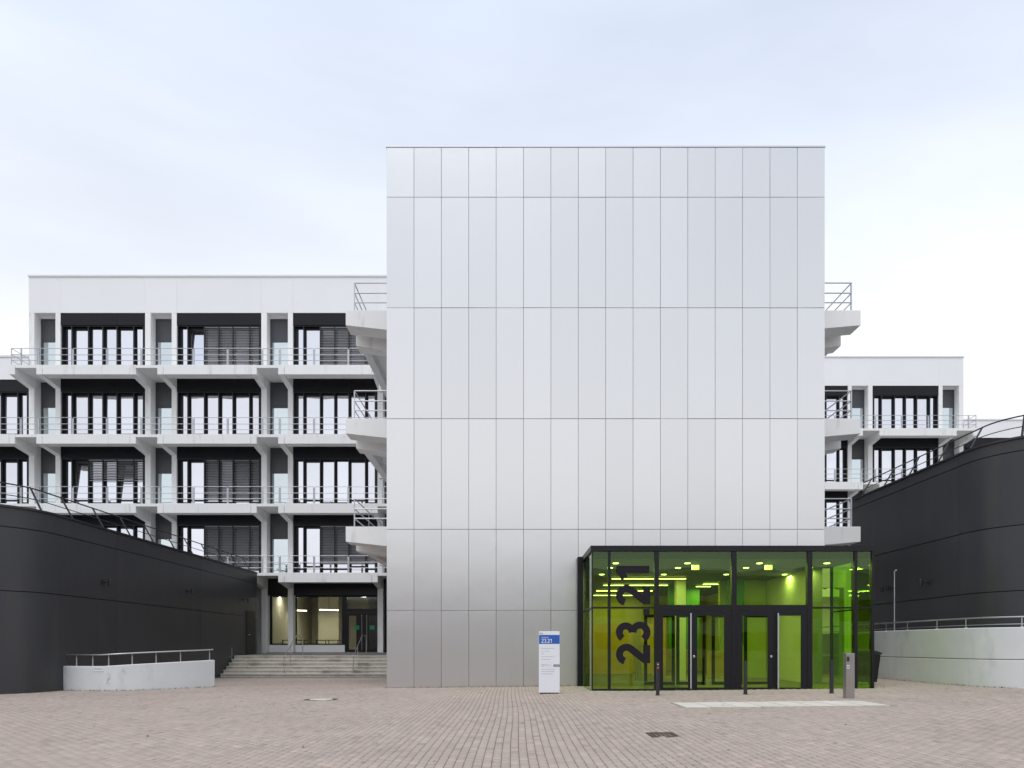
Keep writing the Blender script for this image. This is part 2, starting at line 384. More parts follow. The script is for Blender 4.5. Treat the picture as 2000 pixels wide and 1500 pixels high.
def paver_mesh(name, idx, origin):
    n = len(idx); me = bpy.data.meshes.new(name)
    v = (V[idx] - np.array(origin)).reshape(-1, 3)
    f = (QF[None] + (np.arange(n) * 12)[:, None, None]).reshape(-1, 4)
    me.vertices.add(len(v)); me.vertices.foreach_set('co', v.astype(np.float32).ravel())
    me.loops.add(f.size); me.loops.foreach_set('vertex_index', f.astype(np.int32).ravel())
    me.polygons.add(len(f)); me.polygons.foreach_set('loop_start', (np.arange(len(f)) * 4).astype(np.int32))
    a = me.attributes.new('tone', 'FLOAT_COLOR', 'POINT')
    c = np.concatenate([np.repeat(tone[idx], 12, 0), np.ones((n * 12, 1))], 1)
    a.data.foreach_set('color', c.astype(np.float32).ravel())
    me.materials.append(M['paver']); me.update(calc_edges=True); me.validate(); return me
o = bpy.data.objects.new('paver_field', paver_mesh('paver_field', np.where(ms_)[0], (0, 14, 0))); link(o, paving, (0, 14, 0)); tag(o, kind='stuff')
variants = [paver_mesh('paver', np.array([i]), (px[i], py[i], pz[i])) for i in single[::15]]
for n_, i in enumerate(single):
    inst('paver', variants[n_ % len(variants)], (px[i], py[i], pz[i]), paving)

# pale slab field
for k in range(8):
    x0 = FIELD[0] + (FIELD[1] - FIELD[0]) * k / 8; x1 = FIELD[0] + (FIELD[1] - FIELD[0]) * (k + 1) / 8
    for j in range(2):
        y0 = FIELD[2] + 0.65 * j
        z = G((x0 + x1) / 2, y0) + 0.003
        MB().box(x0 + .004, x1 - .004, y0 + .004, y0 + .646, z - .06, z + .0).build('stone_slab', M['slab'], paving, bevel=.004)
# grey strip of paving before the steps
m_ = MB()
for i in range(20):
    xa = -14.3 + i * 0.51; xb = xa + 0.51
    m_.add([(xa, 34.35, G(xa, 34.35) + .002), (xb, 34.35, G(xb, 34.35) + .002), (xb, STEP_Y0 + .1, G(xb, STEP_Y0) + .002), (xa, STEP_Y0 + .1, G(xa, STEP_Y0) + .002)], [(0, 1, 2, 3)])
tag(m_.build('paving_strip', M['asphalt']), kind='structure')

# ------------------------------------------------------------------ tower
TX0, TX1, TY, TY1, TZ = -4.083, 10.183, 23.33, 38.0, 17.55
rows = [0.0, 2.48, 5.12, 8.72, 12.33, 15.93, 17.55]
pw = (TX1 - TX0) / 16
tower = thing('tower_building', (3.05, TY, 0), 'windowless tower block clad in silver metal panels, tallest thing in view', 'building')
VX0, VX1, VY, VZ = 2.31, 10.37, 20.6, 4.2     # glass vestibule
mb = MB()
mb.box(TX0 + .06, VX0 + .05, TY + .05, TY + .3, -.2, TZ - .05)
mb.box(VX0 + .05, TX1 - .06, TY + .05, TY + .3, VZ - .1, TZ - .05)
mb.box(TX1 - .35, TX1 - .06, TY + .05, TY + .3, -.1, VZ - .1)
mb.build('backing_wall', M['joint_grey'], tower)
MB().box(TX0, TX0 + .25, TY + .31, TY1, -.2, TZ - .04).build('side_wall', M['alu_side'], tower)
MB().box(TX1 - .25, TX1, TY + .31, TY1, -.2, TZ - .04).build('side_wall', M['alu_side'], tower)
MB().box(TX0, TX1, TY1, TY1 + .25, -.2, TZ - .04).build('rear_wall', M['alu_side'], tower)
MB().box(TX0 + .25, TX1 - .25, TY + .3, TY1, TZ - .4, TZ - .2).build('roof', M['gap'], tower)
MB().box(TX0 - .02, TX1 + .02, TY - .015, TY + .34, TZ + .004, TZ + .05).build('roof_edge', M['alu_side'], tower)
panel_cache = {}
g = 0.004
for i in range(16):
    for j in range(6):
        z0, z1 = rows[j], rows[j + 1]
        x0 = TX0 + i * pw
        if j == 0: z0 = G(x0, TY) - 0.02
        if i >= 7:
            if j == 0: continue
            if j == 1: z0 = VZ + 0.02
        key = (round(z1 - z0, 2), j)
        wv, hv = pw - 2 * g, z1 - z0 - 2 * g
        if key not in panel_cache:
            panel_cache[key] = MB().cbox(-wv/2, wv/2, 0, .05, -hv/2, hv/2, .006).mesh('cladding_panel', M['alu'])
        inst('cladding_panel', panel_cache[key], (x0 + pw/2, TY, (z0 + z1)/2), tower,
             (random.gauss(0, R(.07)), 0, random.gauss(0, R(.16))))

# lobby inside the tower, behind the vestibule
HX0, HX1, HY1, HZ = 2.42, 9.9, 36.0, 3.85
z0f = 0.05
MB().box(HX0, HX1, TY - .02, HY1, z0f - .1, z0f).build('lobby_floor', M['hall_floor'], tower)
MB().box(HX0, HX1, TY + .31, HY1, HZ, HZ + .15).build('lobby_ceiling', M['hall_ceiling'], tower)
MB().box(HX0, HX1, HY1, HY1 + .15, z0f, HZ).build('lobby_rear_wall', M['hall_wall'], tower)
MB().box(HX0 - .15, HX0, TY + .31, HY1, z0f, HZ).build('lobby_side_wall', M['hall_wall'], tower)
MB().box(HX1 - .1, HX1 + .02, TY + .31, HY1, z0f, HZ).build('lobby_side_wall', M['hall_pale'], tower)
# inner partition with openings, wood-faced counters and pillars
MB().box(6.15, 6.5, 26.8, 27.15, z0f, HZ).build('lobby_pillar', M['hall_pale'], tower)
MB().box(2.6, 4.45, 26.4, 26.6, z0f + .25, 2.15).build('lobby_panel', M['hall_wood'], tower)
MB().box(4.75, 5.3, 26.4, 26.6, z0f + .25, 2.15).build('lobby_panel', M['hall_wood'], tower)
MB().box(5.55, 6.1, 28.4, 28.6, z0f + .1, 2.5).build('lobby_panel', M['hall_wood'], tower)
MB().box(6.75, 7.75, 24.6, 24.8, z0f + .2, 1.12).build('lobby_panel', M['hall_wood'], tower)
MB().box(6.6, 7.9, 30.2, 30.4, 1.2, HZ).build('lobby_panel', M['hall_green'], tower)
MB().box(8.15, 8.75, 27.0, 27.2, 1.35, HZ).build('lobby_panel', M['hall_green'], tower)
MB().box(8.0, 9.78, 27.6, 27.8, z0f, HZ).build('lobby_panel', M['hall_lime'], tower)
mb = MB()
for yy in (25.6, 26.0, 26.4, 26.8, 27.2): mb.tube([(4.7, yy, z0f), (4.7, yy, z0f + 0.95 + (27.2 - yy) * .3)], .02, 6)
mb.tube([(4.7, 25.6, z0f + 1.45), (4.7, 27.2, z0f + .95)], .025, 6)
mb.build('lobby_handrail', M['steel'], tower)
def hung_light(name, mbx, loc, label, cat, grp, energy, size, colr=(1, .92, .74)):
    t = thing(name, loc, label, cat, grp)
    mbx.build('lamp_disc' if 'down' in name else 'lamp_tube', M['lamp'], t)
    L = bpy.data.lights.new(name, 'AREA'); L.energy = energy; L.shape = 'RECTANGLE'; L.size, L.size_y = size; L.color = colr
    lo = bpy.data.objects.new('light', L); link(lo, t, (loc[0], loc[1], loc[2] - .05))
    return t
MB().box(VX0 + .06, VX1 - .06, VY + .16, TY + .05, HZ, HZ + .05).build('vestibule_ceiling', M['hall_ceiling'], tower)
MB().box(VX0 + .06, VX1 - .06, VY + .15, VY + .158, HZ - .01, VZ - .165).build('ceiling_edge', M['dark_panel'], tower)
for k in range(12):
    x = (3.17, 5.36, 7.56, 9.62)[k % 4]; y = (21.9, 23.15, 25.3)[k // 4]
    pos = ['leftmost', 'second from left', 'second from right', 'rightmost'][k % 4]
    row = ['in the front row', 'in the middle row', 'in the rear row'][k // 4] + ' behind the green glass'
    hung_light('ceiling_downlight', MB().lathe(x, y, [(.085, HZ - .012), (.09, HZ)], 20), (x, y, HZ),
               f'round glowing ceiling light, {pos} {row}', 'ceiling light', 'round lights in the entrance lobby', 11, (.3, .3), (1, .95, .8))
for k, (x, y, L_) in enumerate([(5.0, 26.2, 2.7), (5.0, 29.0, 2.6), (5.0, 31.9, 2.5), (5.1, 34.7, 2.3), (7.9, 28.5, .6), (7.9, 29.6, .6)]):
    zc = HZ - .06
    lab = ['long strip light high in the lobby, nearest one behind the number', 'long strip light of the lobby, second behind the number',
           'long strip light of the lobby, third behind the number', 'long strip light at the far end of the lobby',
           'short strip light of the lobby above the right door', 'shorter far strip light of the lobby above the right door'][k]
    hung_light('strip_light', MB().box(x - L_/2, x + L_/2, y - .025, y + .025, zc - .02, zc), (x, y, zc), lab, 'strip light', 'strip lights in the entrance lobby', 24, (L_, .1), (1, .92, .7))
for x, lab in ((5.62, 'small glowing emergency sign hanging left behind the green glass'), (7.86, 'small glowing emergency sign hanging right behind the green glass')):
    t = thing('emergency_sign', (x, 21.96, 3.66), lab, 'sign', 'emergency signs in the vestibule')
    MB().box(x - .11, x + .11, 21.95, 21.98, 3.66, 3.80).build('sign_plate', M['exit'], t)
    MB().box(x - .01, x + .01, 21.95, 21.98, 3.80, HZ).build('hanger', M['dark'], t)

# ------------------------------------------------------------------ glass vestibule
ves = thing('glass_vestibule', (6.3, VY, 0), 'flat-roofed entrance box of green glass in black frames below the silver tower', 'entrance')
zb = lambda x: G(x, VY) + 0.015
MB().box(VX0 - .05, VX1 + .02, VY - .04, TY - .03, VZ - .16, VZ).build('roof', M['dark'], ves)
MB().box(VX0 + .02, VX1 - .06, VY + .06, TY - .03, -.12, 0.045).build('floor', M['hall_floor'], ves)
m_ = MB(); m_.box(VX0 - .08, VX1 + .1, VY - .14, VY - .035, -.1, 0.03); m_.box(VX0 - .08, VX0 - .03, VY - .035, TY - .06, -.1, 0.02)
m_.build('threshold', M['slab'], ves)
mulls = [(VX0, .03), (2.80, .07), (4.16, .12), (6.385, .14), (8.56, .14), (9.88, .09), (VX1, .07)]
for x, wd in mulls:
    MB().box(x - wd/2, x + wd/2, VY - .02, VY + .14, 0.03, VZ - .16).build('mullion', M['dark'], ves, bevel=.004)
MB().box(VX0 - .2, VX0 - .02, TY - .3, TY - .04, -.02, VZ - .02).build('corner_post', M['dark'], ves)
MB().box(VX1 - .04, VX1 + .03, TY - .12, TY - .04, -.02, VZ - .16).build('corner_post', M['dark'], ves)
TRZ = 2.42
mb = MB()
for (xa, wa), (xb, wb) in zip(mulls[:-1], mulls[1:]):
    h = .16 if (xa > 4 and xb < 8.7) else .05
    mb.box(xa + wa/2, xb - wb/2, VY - .015, VY + .1, TRZ - h/2, TRZ + h/2)
mb.build('transom', M['dark'], ves)
mb = MB(); mb.box(VX0 - .03, VX0 + .03, VY + .14, TY - .3, TRZ - .02, TRZ + .02); mb.box(VX1 - .03, VX1 + .03, VY + .14, TY - .12, TRZ - .02, TRZ + .02)
mb.box(VX1 - .03, VX1 + .03, 21.7, 21.78, .03, VZ - .16)
mb.build('side_transom', M['dark'], ves)
def pane(x0, x1, z0, z1, parent, y=VY + .02, name='pane', m='glass_green'):
    return MB().box(x0, x1, y, y + .012, z0, z1).build(name, M[m], parent)
for (xa, wa), (xb, wb) in zip(mulls[:-1], mulls[1:]):
    x0, x1 = xa + wa/2 - .005, xb - wb/2 + .005
    pane(x0, x1, TRZ + .02, VZ - .16, ves)
    if not (xa > 4 and xb < 8.7):
        pane(x0, x1, .03, TRZ - .02, ves)
        MB().box(x0, x1, VY - .012, VY + .09, .03, .085).build('bottom_rail', M['dark'], ves)
for x in (VX0, VX1):
    for z0, z1 in ((.03, TRZ - .02), (TRZ + .02, VZ - .16)):
        MB().box(x - .006, x + .006, VY + .13, TY - (.3 if x == VX0 else .1), z0, z1).build('side_pane', M['glass_green'], ves)
def door_leaf(x0, x1, gx0, gx1, handle_x, knob_x):
    d = MB()
    zt = TRZ - .085
    d.box(x0, gx0, VY - .01, VY + .06, .045, zt); d.box(gx1, x1, VY - .01, VY + .06, .045, zt)
    d.box(gx0, gx1, VY - .01, VY + .06, .045, .125); d.box(gx0, gx1, VY - .01, VY + .06, 2.19, zt)
    o = d.build('door', M['dark'], ves)
    pane(gx0 - .005, gx1 + .005, .12, 2.2, o)
    if handle_x:
        hb = MB(); hb.tube([(handle_x, VY - .09, .1), (handle_x, VY - .09, 2.26)], .021, 10)
        for z in (.25, 1.2, 2.1): hb.tube([(handle_x, VY - .09, z), (handle_x, VY - .01, z)], .012, 6)
        hb.build('handle', M['steel'], o, True)
    if knob_x:
        MB().lathe(knob_x, VY - .03, [(.02, .98), (.035, 1.0), (.035, 1.03), (.02, 1.05)], 10).build('lock', M['inox'], o)
    return o
door_leaf(4.22, 5.16, 4.34, 5.07, 5.12, None); door_leaf(5.17, 6.315, 5.32, 6.11, None, 5.22)
door_leaf(6.46, 7.52, 6.60, 7.36, None, 7.44); door_leaf(7.53, 8.49, 7.66, 8.32, 7.62, None)
# inner pair of doors of the vestibule, seen through the glass
for x0, x1 in ((4.3, 5.3), (5.35, 6.3), (6.5, 7.5), (7.55, 8.5)):
    d = MB(); yv = TY - .02
    d.box(x0, x0 + .1, yv, yv + .05, .06, 2.35); d.box(x1 - .1, x1, yv, yv + .05, .06, 2.35); d.box(x0 + .1, x1 - .1, yv, yv + .05, 2.25, 2.35); d.box(x0 + .1, x1 - .1, yv, yv + .05, .06, .16)
    d.build('inner_door', M['dark'], ves)

# big number on the glass: ribbons swept along hand-drawn digit strokes
def arc(cx, cy, rx, ry, a0, a1, n=14):
    return [(cx + rx * math.cos(R(a0 + (a1 - a0) * i / n)), cy + ry * math.sin(R(a0 + (a1 - a0) * i / n))) for i in range(n + 1)]
DIG = {'2': [arc(.30, .70, .215, .215, 165, -28, 16) + [(.09, .085)], [(.03, .085), (.58, .085)]],
       '3': [arc(.28, .725, .20, .195, 150, -90, 16)[:], arc(.28, .29, .225, .215, 90, -150, 16)],
       '1': [[(.36, 0), (.36, 1.0)], [(.40, .93), (.08, .76)]], '.': [[(.02, .09), (.20, .09)]]}
ADV = {'2': .66, '3': .64, '1': .62, '.': .28}
def ribbon(path, wd):
    n = len(path); L = []; Rr = []
    for i in range(n):
        a = Vector(path[max(i - 1, 0)]); b = Vector(path[min(i + 1, n - 1)]); d = (b - a).normalized(); q = Vector((-d.y, d.x)) * wd / 2
        p = Vector(path[i]); L.append(p + q); Rr.append(p - q)
    return L, Rr
def number(text, place, size, stroke, thick, starts=None):
    """place maps (u along text, v up the letters, depth) to a world point"""
    mb = MB(); u0 = 0; k = 0
    for ci_, chh in enumerate(text):
        if starts: u0 = starts[ci_] / size
        for path in DIG[chh]:
            L, Rr = ribbon([(u0 + a, b) for a, b in path], stroke if chh != '.' else .19)
            dz = 0.0007 * k; k += 1
            n = len(L)
            v = [place(p.x * size, p.y * size, dz) for p in L] + [place(p.x * size, p.y * size, dz) for p in Rr]
            v += [place(p.x * size, p.y * size, dz + thick) for p in L] + [place(p.x * size, p.y * size, dz + thick) for p in Rr]
            f = []
            for i in range(n - 1):
                f += [(i, i + 1, n + i + 1, n + i), (2*n + i, 3*n + i, 3*n + i + 1, 2*n + i + 1), (i, 2*n + i, 2*n + i + 1, i + 1), (n + i, n + i + 1, 3*n + i + 1, 3*n + i)]
            f += [(0, n, 3*n, 2*n), (n - 1, 3*n - 1, 4*n - 1, 2*n - 1)]
            mb.add(v, f)
        u0 += ADV[chh]
    return mb
number('23.21', lambda u, v, d: (3.945 - v, VY - .026 - d, .80 + u), .94, .215, .003, (0, .645, 1.39, 1.69, 2.38)).build('building_number', M['numeral'], ves)

# ------------------------------------------------------------------ walkways beside the tower
def railing_panel(p, q, h=1.0, r=.019, post=.045, rails=(1.0, .64, .30), name='railing', parent=None, m='steel'):
    """railing between base points p and q, flat posts at both ends"""
    p = Vector(p); q = Vector(q); d = (q - p); d.normalize()
    mb = MB()
    for e in (p, q):
        mb.bar(e, e + Vector((0, 0, h)), post if abs(d.x) > .5 else .014, post if abs(d.x) <= .5 else .014)
    for t in rails:
        mb.tube([p + Vector((0, 0, h * t)), q + Vector((0, 0, h * t))], r, 6)
    return mb.build(name, M[m], parent)
LV = [5.64, 9.55, 13.46]
names = ['lowest', 'middle', 'topmost']
for side in (-1, 1):
    for k, L in enumerate(LV):
        xo, xi = (-6.01, TX0 - .004) if side < 0 else (12.60, TX1 + .004)
        sd_ = 'left' if side < 0 else 'right'
        wk = thing('concrete_walkway', ((xo + xi)/2, 26, L - .5), f'{names[k]} white concrete walkway with steel railing on the {sd_} side of the silver tower', 'walkway', f'walkways on the {sd_} of the tower')
        s = side
        MB().prism_y([(xo, L - .55), (xi, L - .76), (xi, L), (xo, L)][::(1 if s < 0 else -1)], 25.9, 26.7).build('end_beam', M['white'], wk, bevel=.012)
        xo2 = xo - s * .07
        MB().box(min(xo2, xi), max(xo2, xi), 26.703, 40.4 if s < 0 else 52, L - .28, L - .01).build('deck', M['white'], wk)
        MB().prism_y([(xo2, L - .70), (xi, L - .97), (xi, L - .283), (xo2, L - .283)][::(1 if s < 0 else -1)], 27.3, 28.0).build('cross_beam', M['white'], wk, bevel=.01)
        for a, b in ((.12, .40), (1.1, 1.4)):
            xa, xb = sorted((xo2 - s * a, xo2 - s * b))
            MB().box(xa, xb, 28.003, 40.3 if s < 0 else 51.9, L - .66, L - .283).build('rib', M['white'], wk)
        for yy in (32.0, 36.0) + (() if s < 0 else (41.0, 46.0)):
            xa, xb = sorted((xo2, xi))
            MB().box(xa, xb, yy, yy + .3, L - .72, L - .284).build('rib', M['white'], wk)
        xr = xo - s * .30
        railing_panel((xr, 25.98, L), (xi + s * .06, 25.98, L), 1.02, parent=wk, r=.022)
        for y0 in np.arange(26.0, 39.0, 2.6):
            railing_panel((xr, y0 + .03, L), (xr, y0 + 2.57, L), 1.02, parent=wk, r=.022)

# ------------------------------------------------------------------ office wings
A_W, N_W, B_W, W_W = .33, 1.24, .30, 4.99
PER = A_W + N_W + B_W + W_W
LEV = [5.5, 9.43, 13.36, 17.29]; FH = 3.93
FD = 1.65             # balcony depth
mesh_cache = {}
def window_meshes():
    fr = MB(); xs_ = [0, .60, 1.58, 2.43, 3.27, 4.26, 4.83]; H = 3.0
    # fins that carry the blinds
    for x in xs_[1:]: fr.box(x - .025, x + .025, -.02, .18, 0, H)
    fr.box(.0, .05, -.02, .18, 0, H); fr.box(0, W_W, -.02, .02, H - .05, H)
    return fr, xs_
fins, WXS = window_meshes()
fins_mesh = fins.mesh('fin', M['fin'])
sash = MB()
bounds = [(.02, .575), (.625, 1.555), (1.605, 2.405), (2.455, 3.245), (3.295, 4.235), (4.285, 4.805)]
panes_xy = []
for i, (a, b) in enumerate(bounds):
    e = .05 if i in (1, 4) else .03; l = .10 if i else .22
    top = 2.80 if i in (1, 4) else 2.86; bot = .60 if i in (1, 4) else .45
    ga, gb = a + l, b - e
    sash.box(a - .03, ga, .18, .28, 0, 3.0); sash.box(gb, b + .03, .18, .28, 0, 3.0)
    sash.box(ga, gb, .18, .28, top, 3.0); sash.box(ga, gb, .18, .28, bot - .10, bot); sash.box(ga, gb, .18, .28, 0, .08)
    panes_xy.append((ga, gb, bot, top))
sash.box(4.83, W_W, .0, .28, 0, 3.0)
sash_mesh = sash.mesh('window', M['dark'])
pane_mesh = [MB().box(-(b - a)/2, (b - a)/2, 0, .012, 0, t - z).mesh('pane', M['glass_wing']) for a, b, z, t in panes_xy]
low_mesh = [MB().box(-(b - a)/2, (b - a)/2, 0, .012, 0, z - .18).mesh('lower_pane', M['glass_wing']) for a, b, z, t in panes_xy]
def slat_blind(wd, hgt):
    mb = MB(); n = int(hgt / .095)
    for i in range(n):
        z = -i * .095 - .05
        mb.add([(0, .0, z - .028), (wd, .0, z - .028), (wd, .05, z + .022), (0, .05, z + .022), (0, .004, z - .034), (wd, .004, z - .034), (wd, .054, z + .016), (0, .054, z + .016)],
               [(0, 1, 2, 3), (4, 7, 6, 5), (0, 4, 5, 1)])
    mb.box(0, wd, 0, .06, -.04, 0); mb.box(0, wd, .0, .055, -hgt - .03, -hgt)
    return mb
blind_cache = {}
rail_cache = {}
def wing(name, label, ox, yf, mir, ks, top_ks, blinds, tilts, low_label, end_x):
    """ox: world x of the outer edge of column 0; mir=+1 bays run to +x from it, -1 to -x; yf = column front plane"""
    wg = thing(name, (ox + mir * 10, yf, 0), label, 'building')
    def XX(u0, u1): a, b = ox + mir * u0, ox + mir * u1; return min(a, b), max(a, b)
    yb = yf - FD            # balcony front
    u_end = abs(end_x - ox)
    # body
    x0, x1 = XX(.0 + .02, u_end); MB().box(x0, x1, yf + .75, yf + 13, -.2, 23.0).build('main_wall', M['white'], wg)
    lo0, lo1 = XX(-30, .0); MB().box(lo0, lo1, yf + .75, yf + 13, -.2, 17.25).build('lower_wall', M['white'], wg)
    # parapets
    for k in top_ks:
        for a, b in ((0, A_W + N_W + B_W), (A_W + N_W + B_W, PER)):
            ua, ub = k * PER + a, k * PER + b
            if ua > u_end - .5: continue
            x0, x1 = XX(ua + .002, min(ub, u_end) - .002)
            MB().cbox(x0, x1, yf, yf + .5, 21.0, 23.12, .004).build('parapet_panel', M['parapet'], wg)
    x0, x1 = XX(-.03, u_end); MB().box(x0, x1, yf - .05, yf + .6, 23.12, 23.22).build('coping', M['coping'], wg)
    x0, x1 = XX(-.0, u_end); MB().box(x0, x1, yf + .5, yf + .76, 20.9, 23.1).build('main_wall', M['parapet'], wg)
    for k in (-1, -2, -3):
        x0, x1 = XX(k * PER + .003, (k + 1) * PER - .003)
        MB().cbox(x0, x1, yf + .0, yf + .5, 17.07, 18.38, .004).build('parapet_panel', M['parapet'], wg)
    x0, x1 = XX(-3 * PER, -.02); MB().box(x0, x1, yf - .05, yf + .6, 18.38, 18.48).build('coping', M['coping'], wg)
    def cols(u, w_, z0, z1):
        x0, x1 = XX(u, u + w_); MB().cbox(x0, x1, yf, yf + .74, z0, z1, .012).build('column', M['white'], wg)
    def bracket(u, w_, L):
        x0, x1 = XX(u, u + w_)
        MB().prism_x([(yb, L), (yb, L - .55), (yf - .003, L - .78), (yf - .003, L)], x0, x1).build('bracket', M['white'], wg, bevel=.01)
    for li, L in enumerate(LEV):
        top = li == 3
        kk = top_ks if top else ks
        umin = min(kk) * PER; 
        x0, x1 = XX(umin + .33 if top else umin, u_end)
        MB().box(x0, x1, yb + .02, yf + .75, L - .17, L - .012).build('balcony_slab', M['white'], wg)
        for k in kk:
            u = k * PER
            if u > u_end: continue
            zt = 21.0 if top else (17.07 if (li == 2 and k < 0) else L + FH - .16)
            cols(u, A_W, L - .17 if li else L - .17, zt); cols(u + A_W + N_W, B_W, L - .17, zt)
            bracket(u, A_W - .01, L); bracket(u + A_W + N_W - .03, B_W + .03, L)
            # fascia trough of the wide bay
            xa, xb = XX(u + A_W + N_W + B_W + .018, u + PER - .018)
            MB().box(xa, xb, yb, yb + .6, L - .55, L).build('balcony_fascia', M['white'], wg, bevel=.012)
            # head panel over the wide window
            xa, xb = XX(u + A_W + N_W + B_W, u + PER)
            head_top = 21.0 if top else (17.07 if (li == 2 and k < 0) else L + FH - .17)
            mid = (xa * .33 + xb * .67) if mir > 0 else (xa * .67 + xb * .33)
            MB().box(xa, mid - .003, yf + .03, yf + .5, L + 3.0, head_top - .004).build('head_panel', M['dark_panel'], wg)
            MB().box(mid + .003, xb, yf + .03, yf + .5, L + 3.0, head_top - .004).build('head_panel', M['dark_panel'], wg)
            # wide window
            wx = xa if mir > 0 else xb
            wo = inst('window', sash_mesh, (xa, yf + .12, L), wg)
            if mir < 0: wo.scale = (-1, 1, 1); wo.location.x = xb - WLOC[wg.name].x; WLOC[wo.name] = Vector((xb, yf + .12, L))
            def sub(nm, me, u_, y_, z_, rot=None):
                o = bpy.data.objects.new(nm, me); col.objects.link(o); o.parent = wo; o.location = (u_, y_, z_)
                if rot: o.rotation_euler = rot
                return o
            sub('fin', fins_mesh, 0, 0, 0)
            for i, (a, b, z_, t_) in enumerate(panes_xy):
                tl = tilts.get((li, k), ())
                rx = R(-6) if i in tl else random.gauss(0, R(.25))
                sub('pane', pane_mesh[i], (a + b)/2, .21, z_, (rx, 0, random.gauss(0, R(.3))))
                sub('lower_pane', low_mesh[i], (a + b)/2, .21, .08, (random.gauss(0, R(.2)), 0, 0))
            for (i0, i1, drop, yy) in blinds.get((li, k), ()):
                for i in range(i0, i1 + 1):
                    a, b = bounds[i]; key = (i, drop)
                    if key not in blind_cache: blind_cache[key] = slat_blind(b - a - .01, drop).mesh('blind', M['blind'])
                    sub('blind', blind_cache[key], a + .005, yy, 2.94)
            # narrow bay: panel and glass door
            xa, xb = XX(u + A_W, u + A_W + N_W)
            MB().box(xa, xb, yf + .60, yf + .74, L + 2.30, (zt if top else L + FH - .17) - .004).build('grey_panel', M['grey_panel'], wg)
            dr = MB(); dr.box(xa, xa + .12, yf + .60, yf + .72, L, L + 2.298); dr.box(xb - .10, xb, yf + .60, yf + .72, L, L + 2.298)
            dr.box(xa + .12, xb - .10, yf + .60, yf + .72, L + 2.24, L + 2.298); dr.box(xa + .12, xb - .1, yf + .60, yf + .72, L, L + .08)
            do = dr.build('balcony_door', M['grey_panel'], wg)
            po = MB().box(xa + .12, xb - .10, yf + .64, yf + .66, L + .08, L + 2.24).build('door_pane', M['glass_door'], do)
            po.rotation_euler = (random.gauss(0, R(.3)), 0, random.gauss(0, R(.6)))
            # railing panels
            seq = [.6, 1.6, 3.55, 5.5, 7.46]
            for a, b in zip(seq[:-1], seq[1:]):
                if u + b > u_end + 3: continue
                key = round(b - a, 2)
                if key not in rail_cache:
                    hw_ = (b - a)/2 - .045; mb = MB()
                    for e in (-hw_, hw_): mb.box(e - .008, e + .008, -.03, .03, 0, .97)
                    mb.box(hw_ + .008, hw_ + .085, -.012, .012, .0, .9)
                    for z in (.965, .60, .28): mb.tube([(-hw_, 0, z), (hw_, 0, z)], .018, 6)
                    rail_cache[key] = mb.mesh('railing', M['steel'])
                xa, xb = XX(u + a, u + b)
                inst('railing', rail_cache[key], ((xa + xb)/2, yb + .1, L), wg)
    # end of the top balcony: side railing and end railing
    L = LEV[3]
    for a, b in ((.06, .6),):
        xa, xb = XX(a, b); railing_panel((xa, yb + .1, L), (xb, yb + .1, L), .97, parent=wg)
    xe = ox + mir * .06
    railing_panel((xe, yb + .12, L), (xe, yf - .05, L), .97, parent=wg)
    return wg
LW = wing('office_wing', 'tall white balconied office wing left of the silver tower', -28.52, 42.3, 1, [-1, 0, 1, 2, 3, 4], [0, 1, 2, 3, 4],
     {(3, 1): [(2, 5, 2.70, .02)], (3, 2): [(2, 5, 2.75, .02)], (1, 0): [(2, 5, 1.22, .02)], (1, 1): [(2, 5, 2.45, .10)],
      (0, 1): [(2, 5, 2.6, .02)], (0, 2): [(2, 5, 2.2, .02)]},
     {(3, 1): (1,), (1, 0): (1, 4), (1, 1): ()}, '', 3.0)
RW = wing('office_wing', 'smaller looking white balconied office wing right of the silver tower, behind the right black building', 34.08, 54.1, -1, [-1, 0, 1, 2, 3], [0, 1, 2, 3],
     {}, {(3, 1): (4,)}, '', 6.0)

# ground floor of the left wing: columns, glazing, entrance
yf = 42.3; PZ = 0.98
for u in (-14.80, -7.94):
    MB().cbox(u, u + A_W, yf, yf + .74, PZ - .2, 5.33, .012).build('column', M['white'], LW)
MB().cbox(-13.23, -12.93, yf, yf + .55, PZ - .2, 5.33, .012).build('column', M['white'], LW)
MB().box(-14.6, 2.9, yf + .2, yf + .74, 4.35, 5.32).build('head_panel', M['dark'], LW)
MB().box(-14.47, -9.98, yf + .45, yf + .7, PZ - .1, PZ + .42).build('plinth', M['parapet'], LW)
MB().box(-7.60, 2.9, yf + .4, yf + .74, PZ - .2, 4.35).build('main_wall', M['dark_panel'], LW)
def shop_window(x0, x1, z0, z1, y=yf + .5):
    f = MB(); f.box(x0, x0 + .13, y, y + .1, z0, z1); f.box(x1 - .13, x1, y, y + .1, z0, z1); f.box(x0 + .13, x1 - .13, y, y + .1, z1 - .08, z1); f.box(x0 + .13, x1 - .13, y, y + .1, z0, z0 + .08)
    o = f.build('window', M['dark'], LW)
    MB().box(x0 + .13, x1 - .13, y + .04, y + .055, z0 + .08, z1 - .08).build('pane', M['glass_clear'], o)
shop_window(-14.46, -13.0, PZ + .42, 4.35); shop_window(-12.99, -10.02, PZ + .42, 4.35)
f = MB(); y = yf + .5
f.box(-10.02, -9.86, y, y + .1, PZ, 4.35); f.box(-7.72, -7.6, y, y + .1, PZ, 4.35); f.box(-9.86, -7.72, y, y + .1, 4.27, 4.35); f.box(-9.86, -7.72, y, y + .1, 3.36, 3.56)
o = f.build('entrance_frame', M['dark'], LW)
MB().box(-9.86, -7.72, y + .04, y + .055, 3.56, 4.27).build('pane', M['glass_clear'], o)
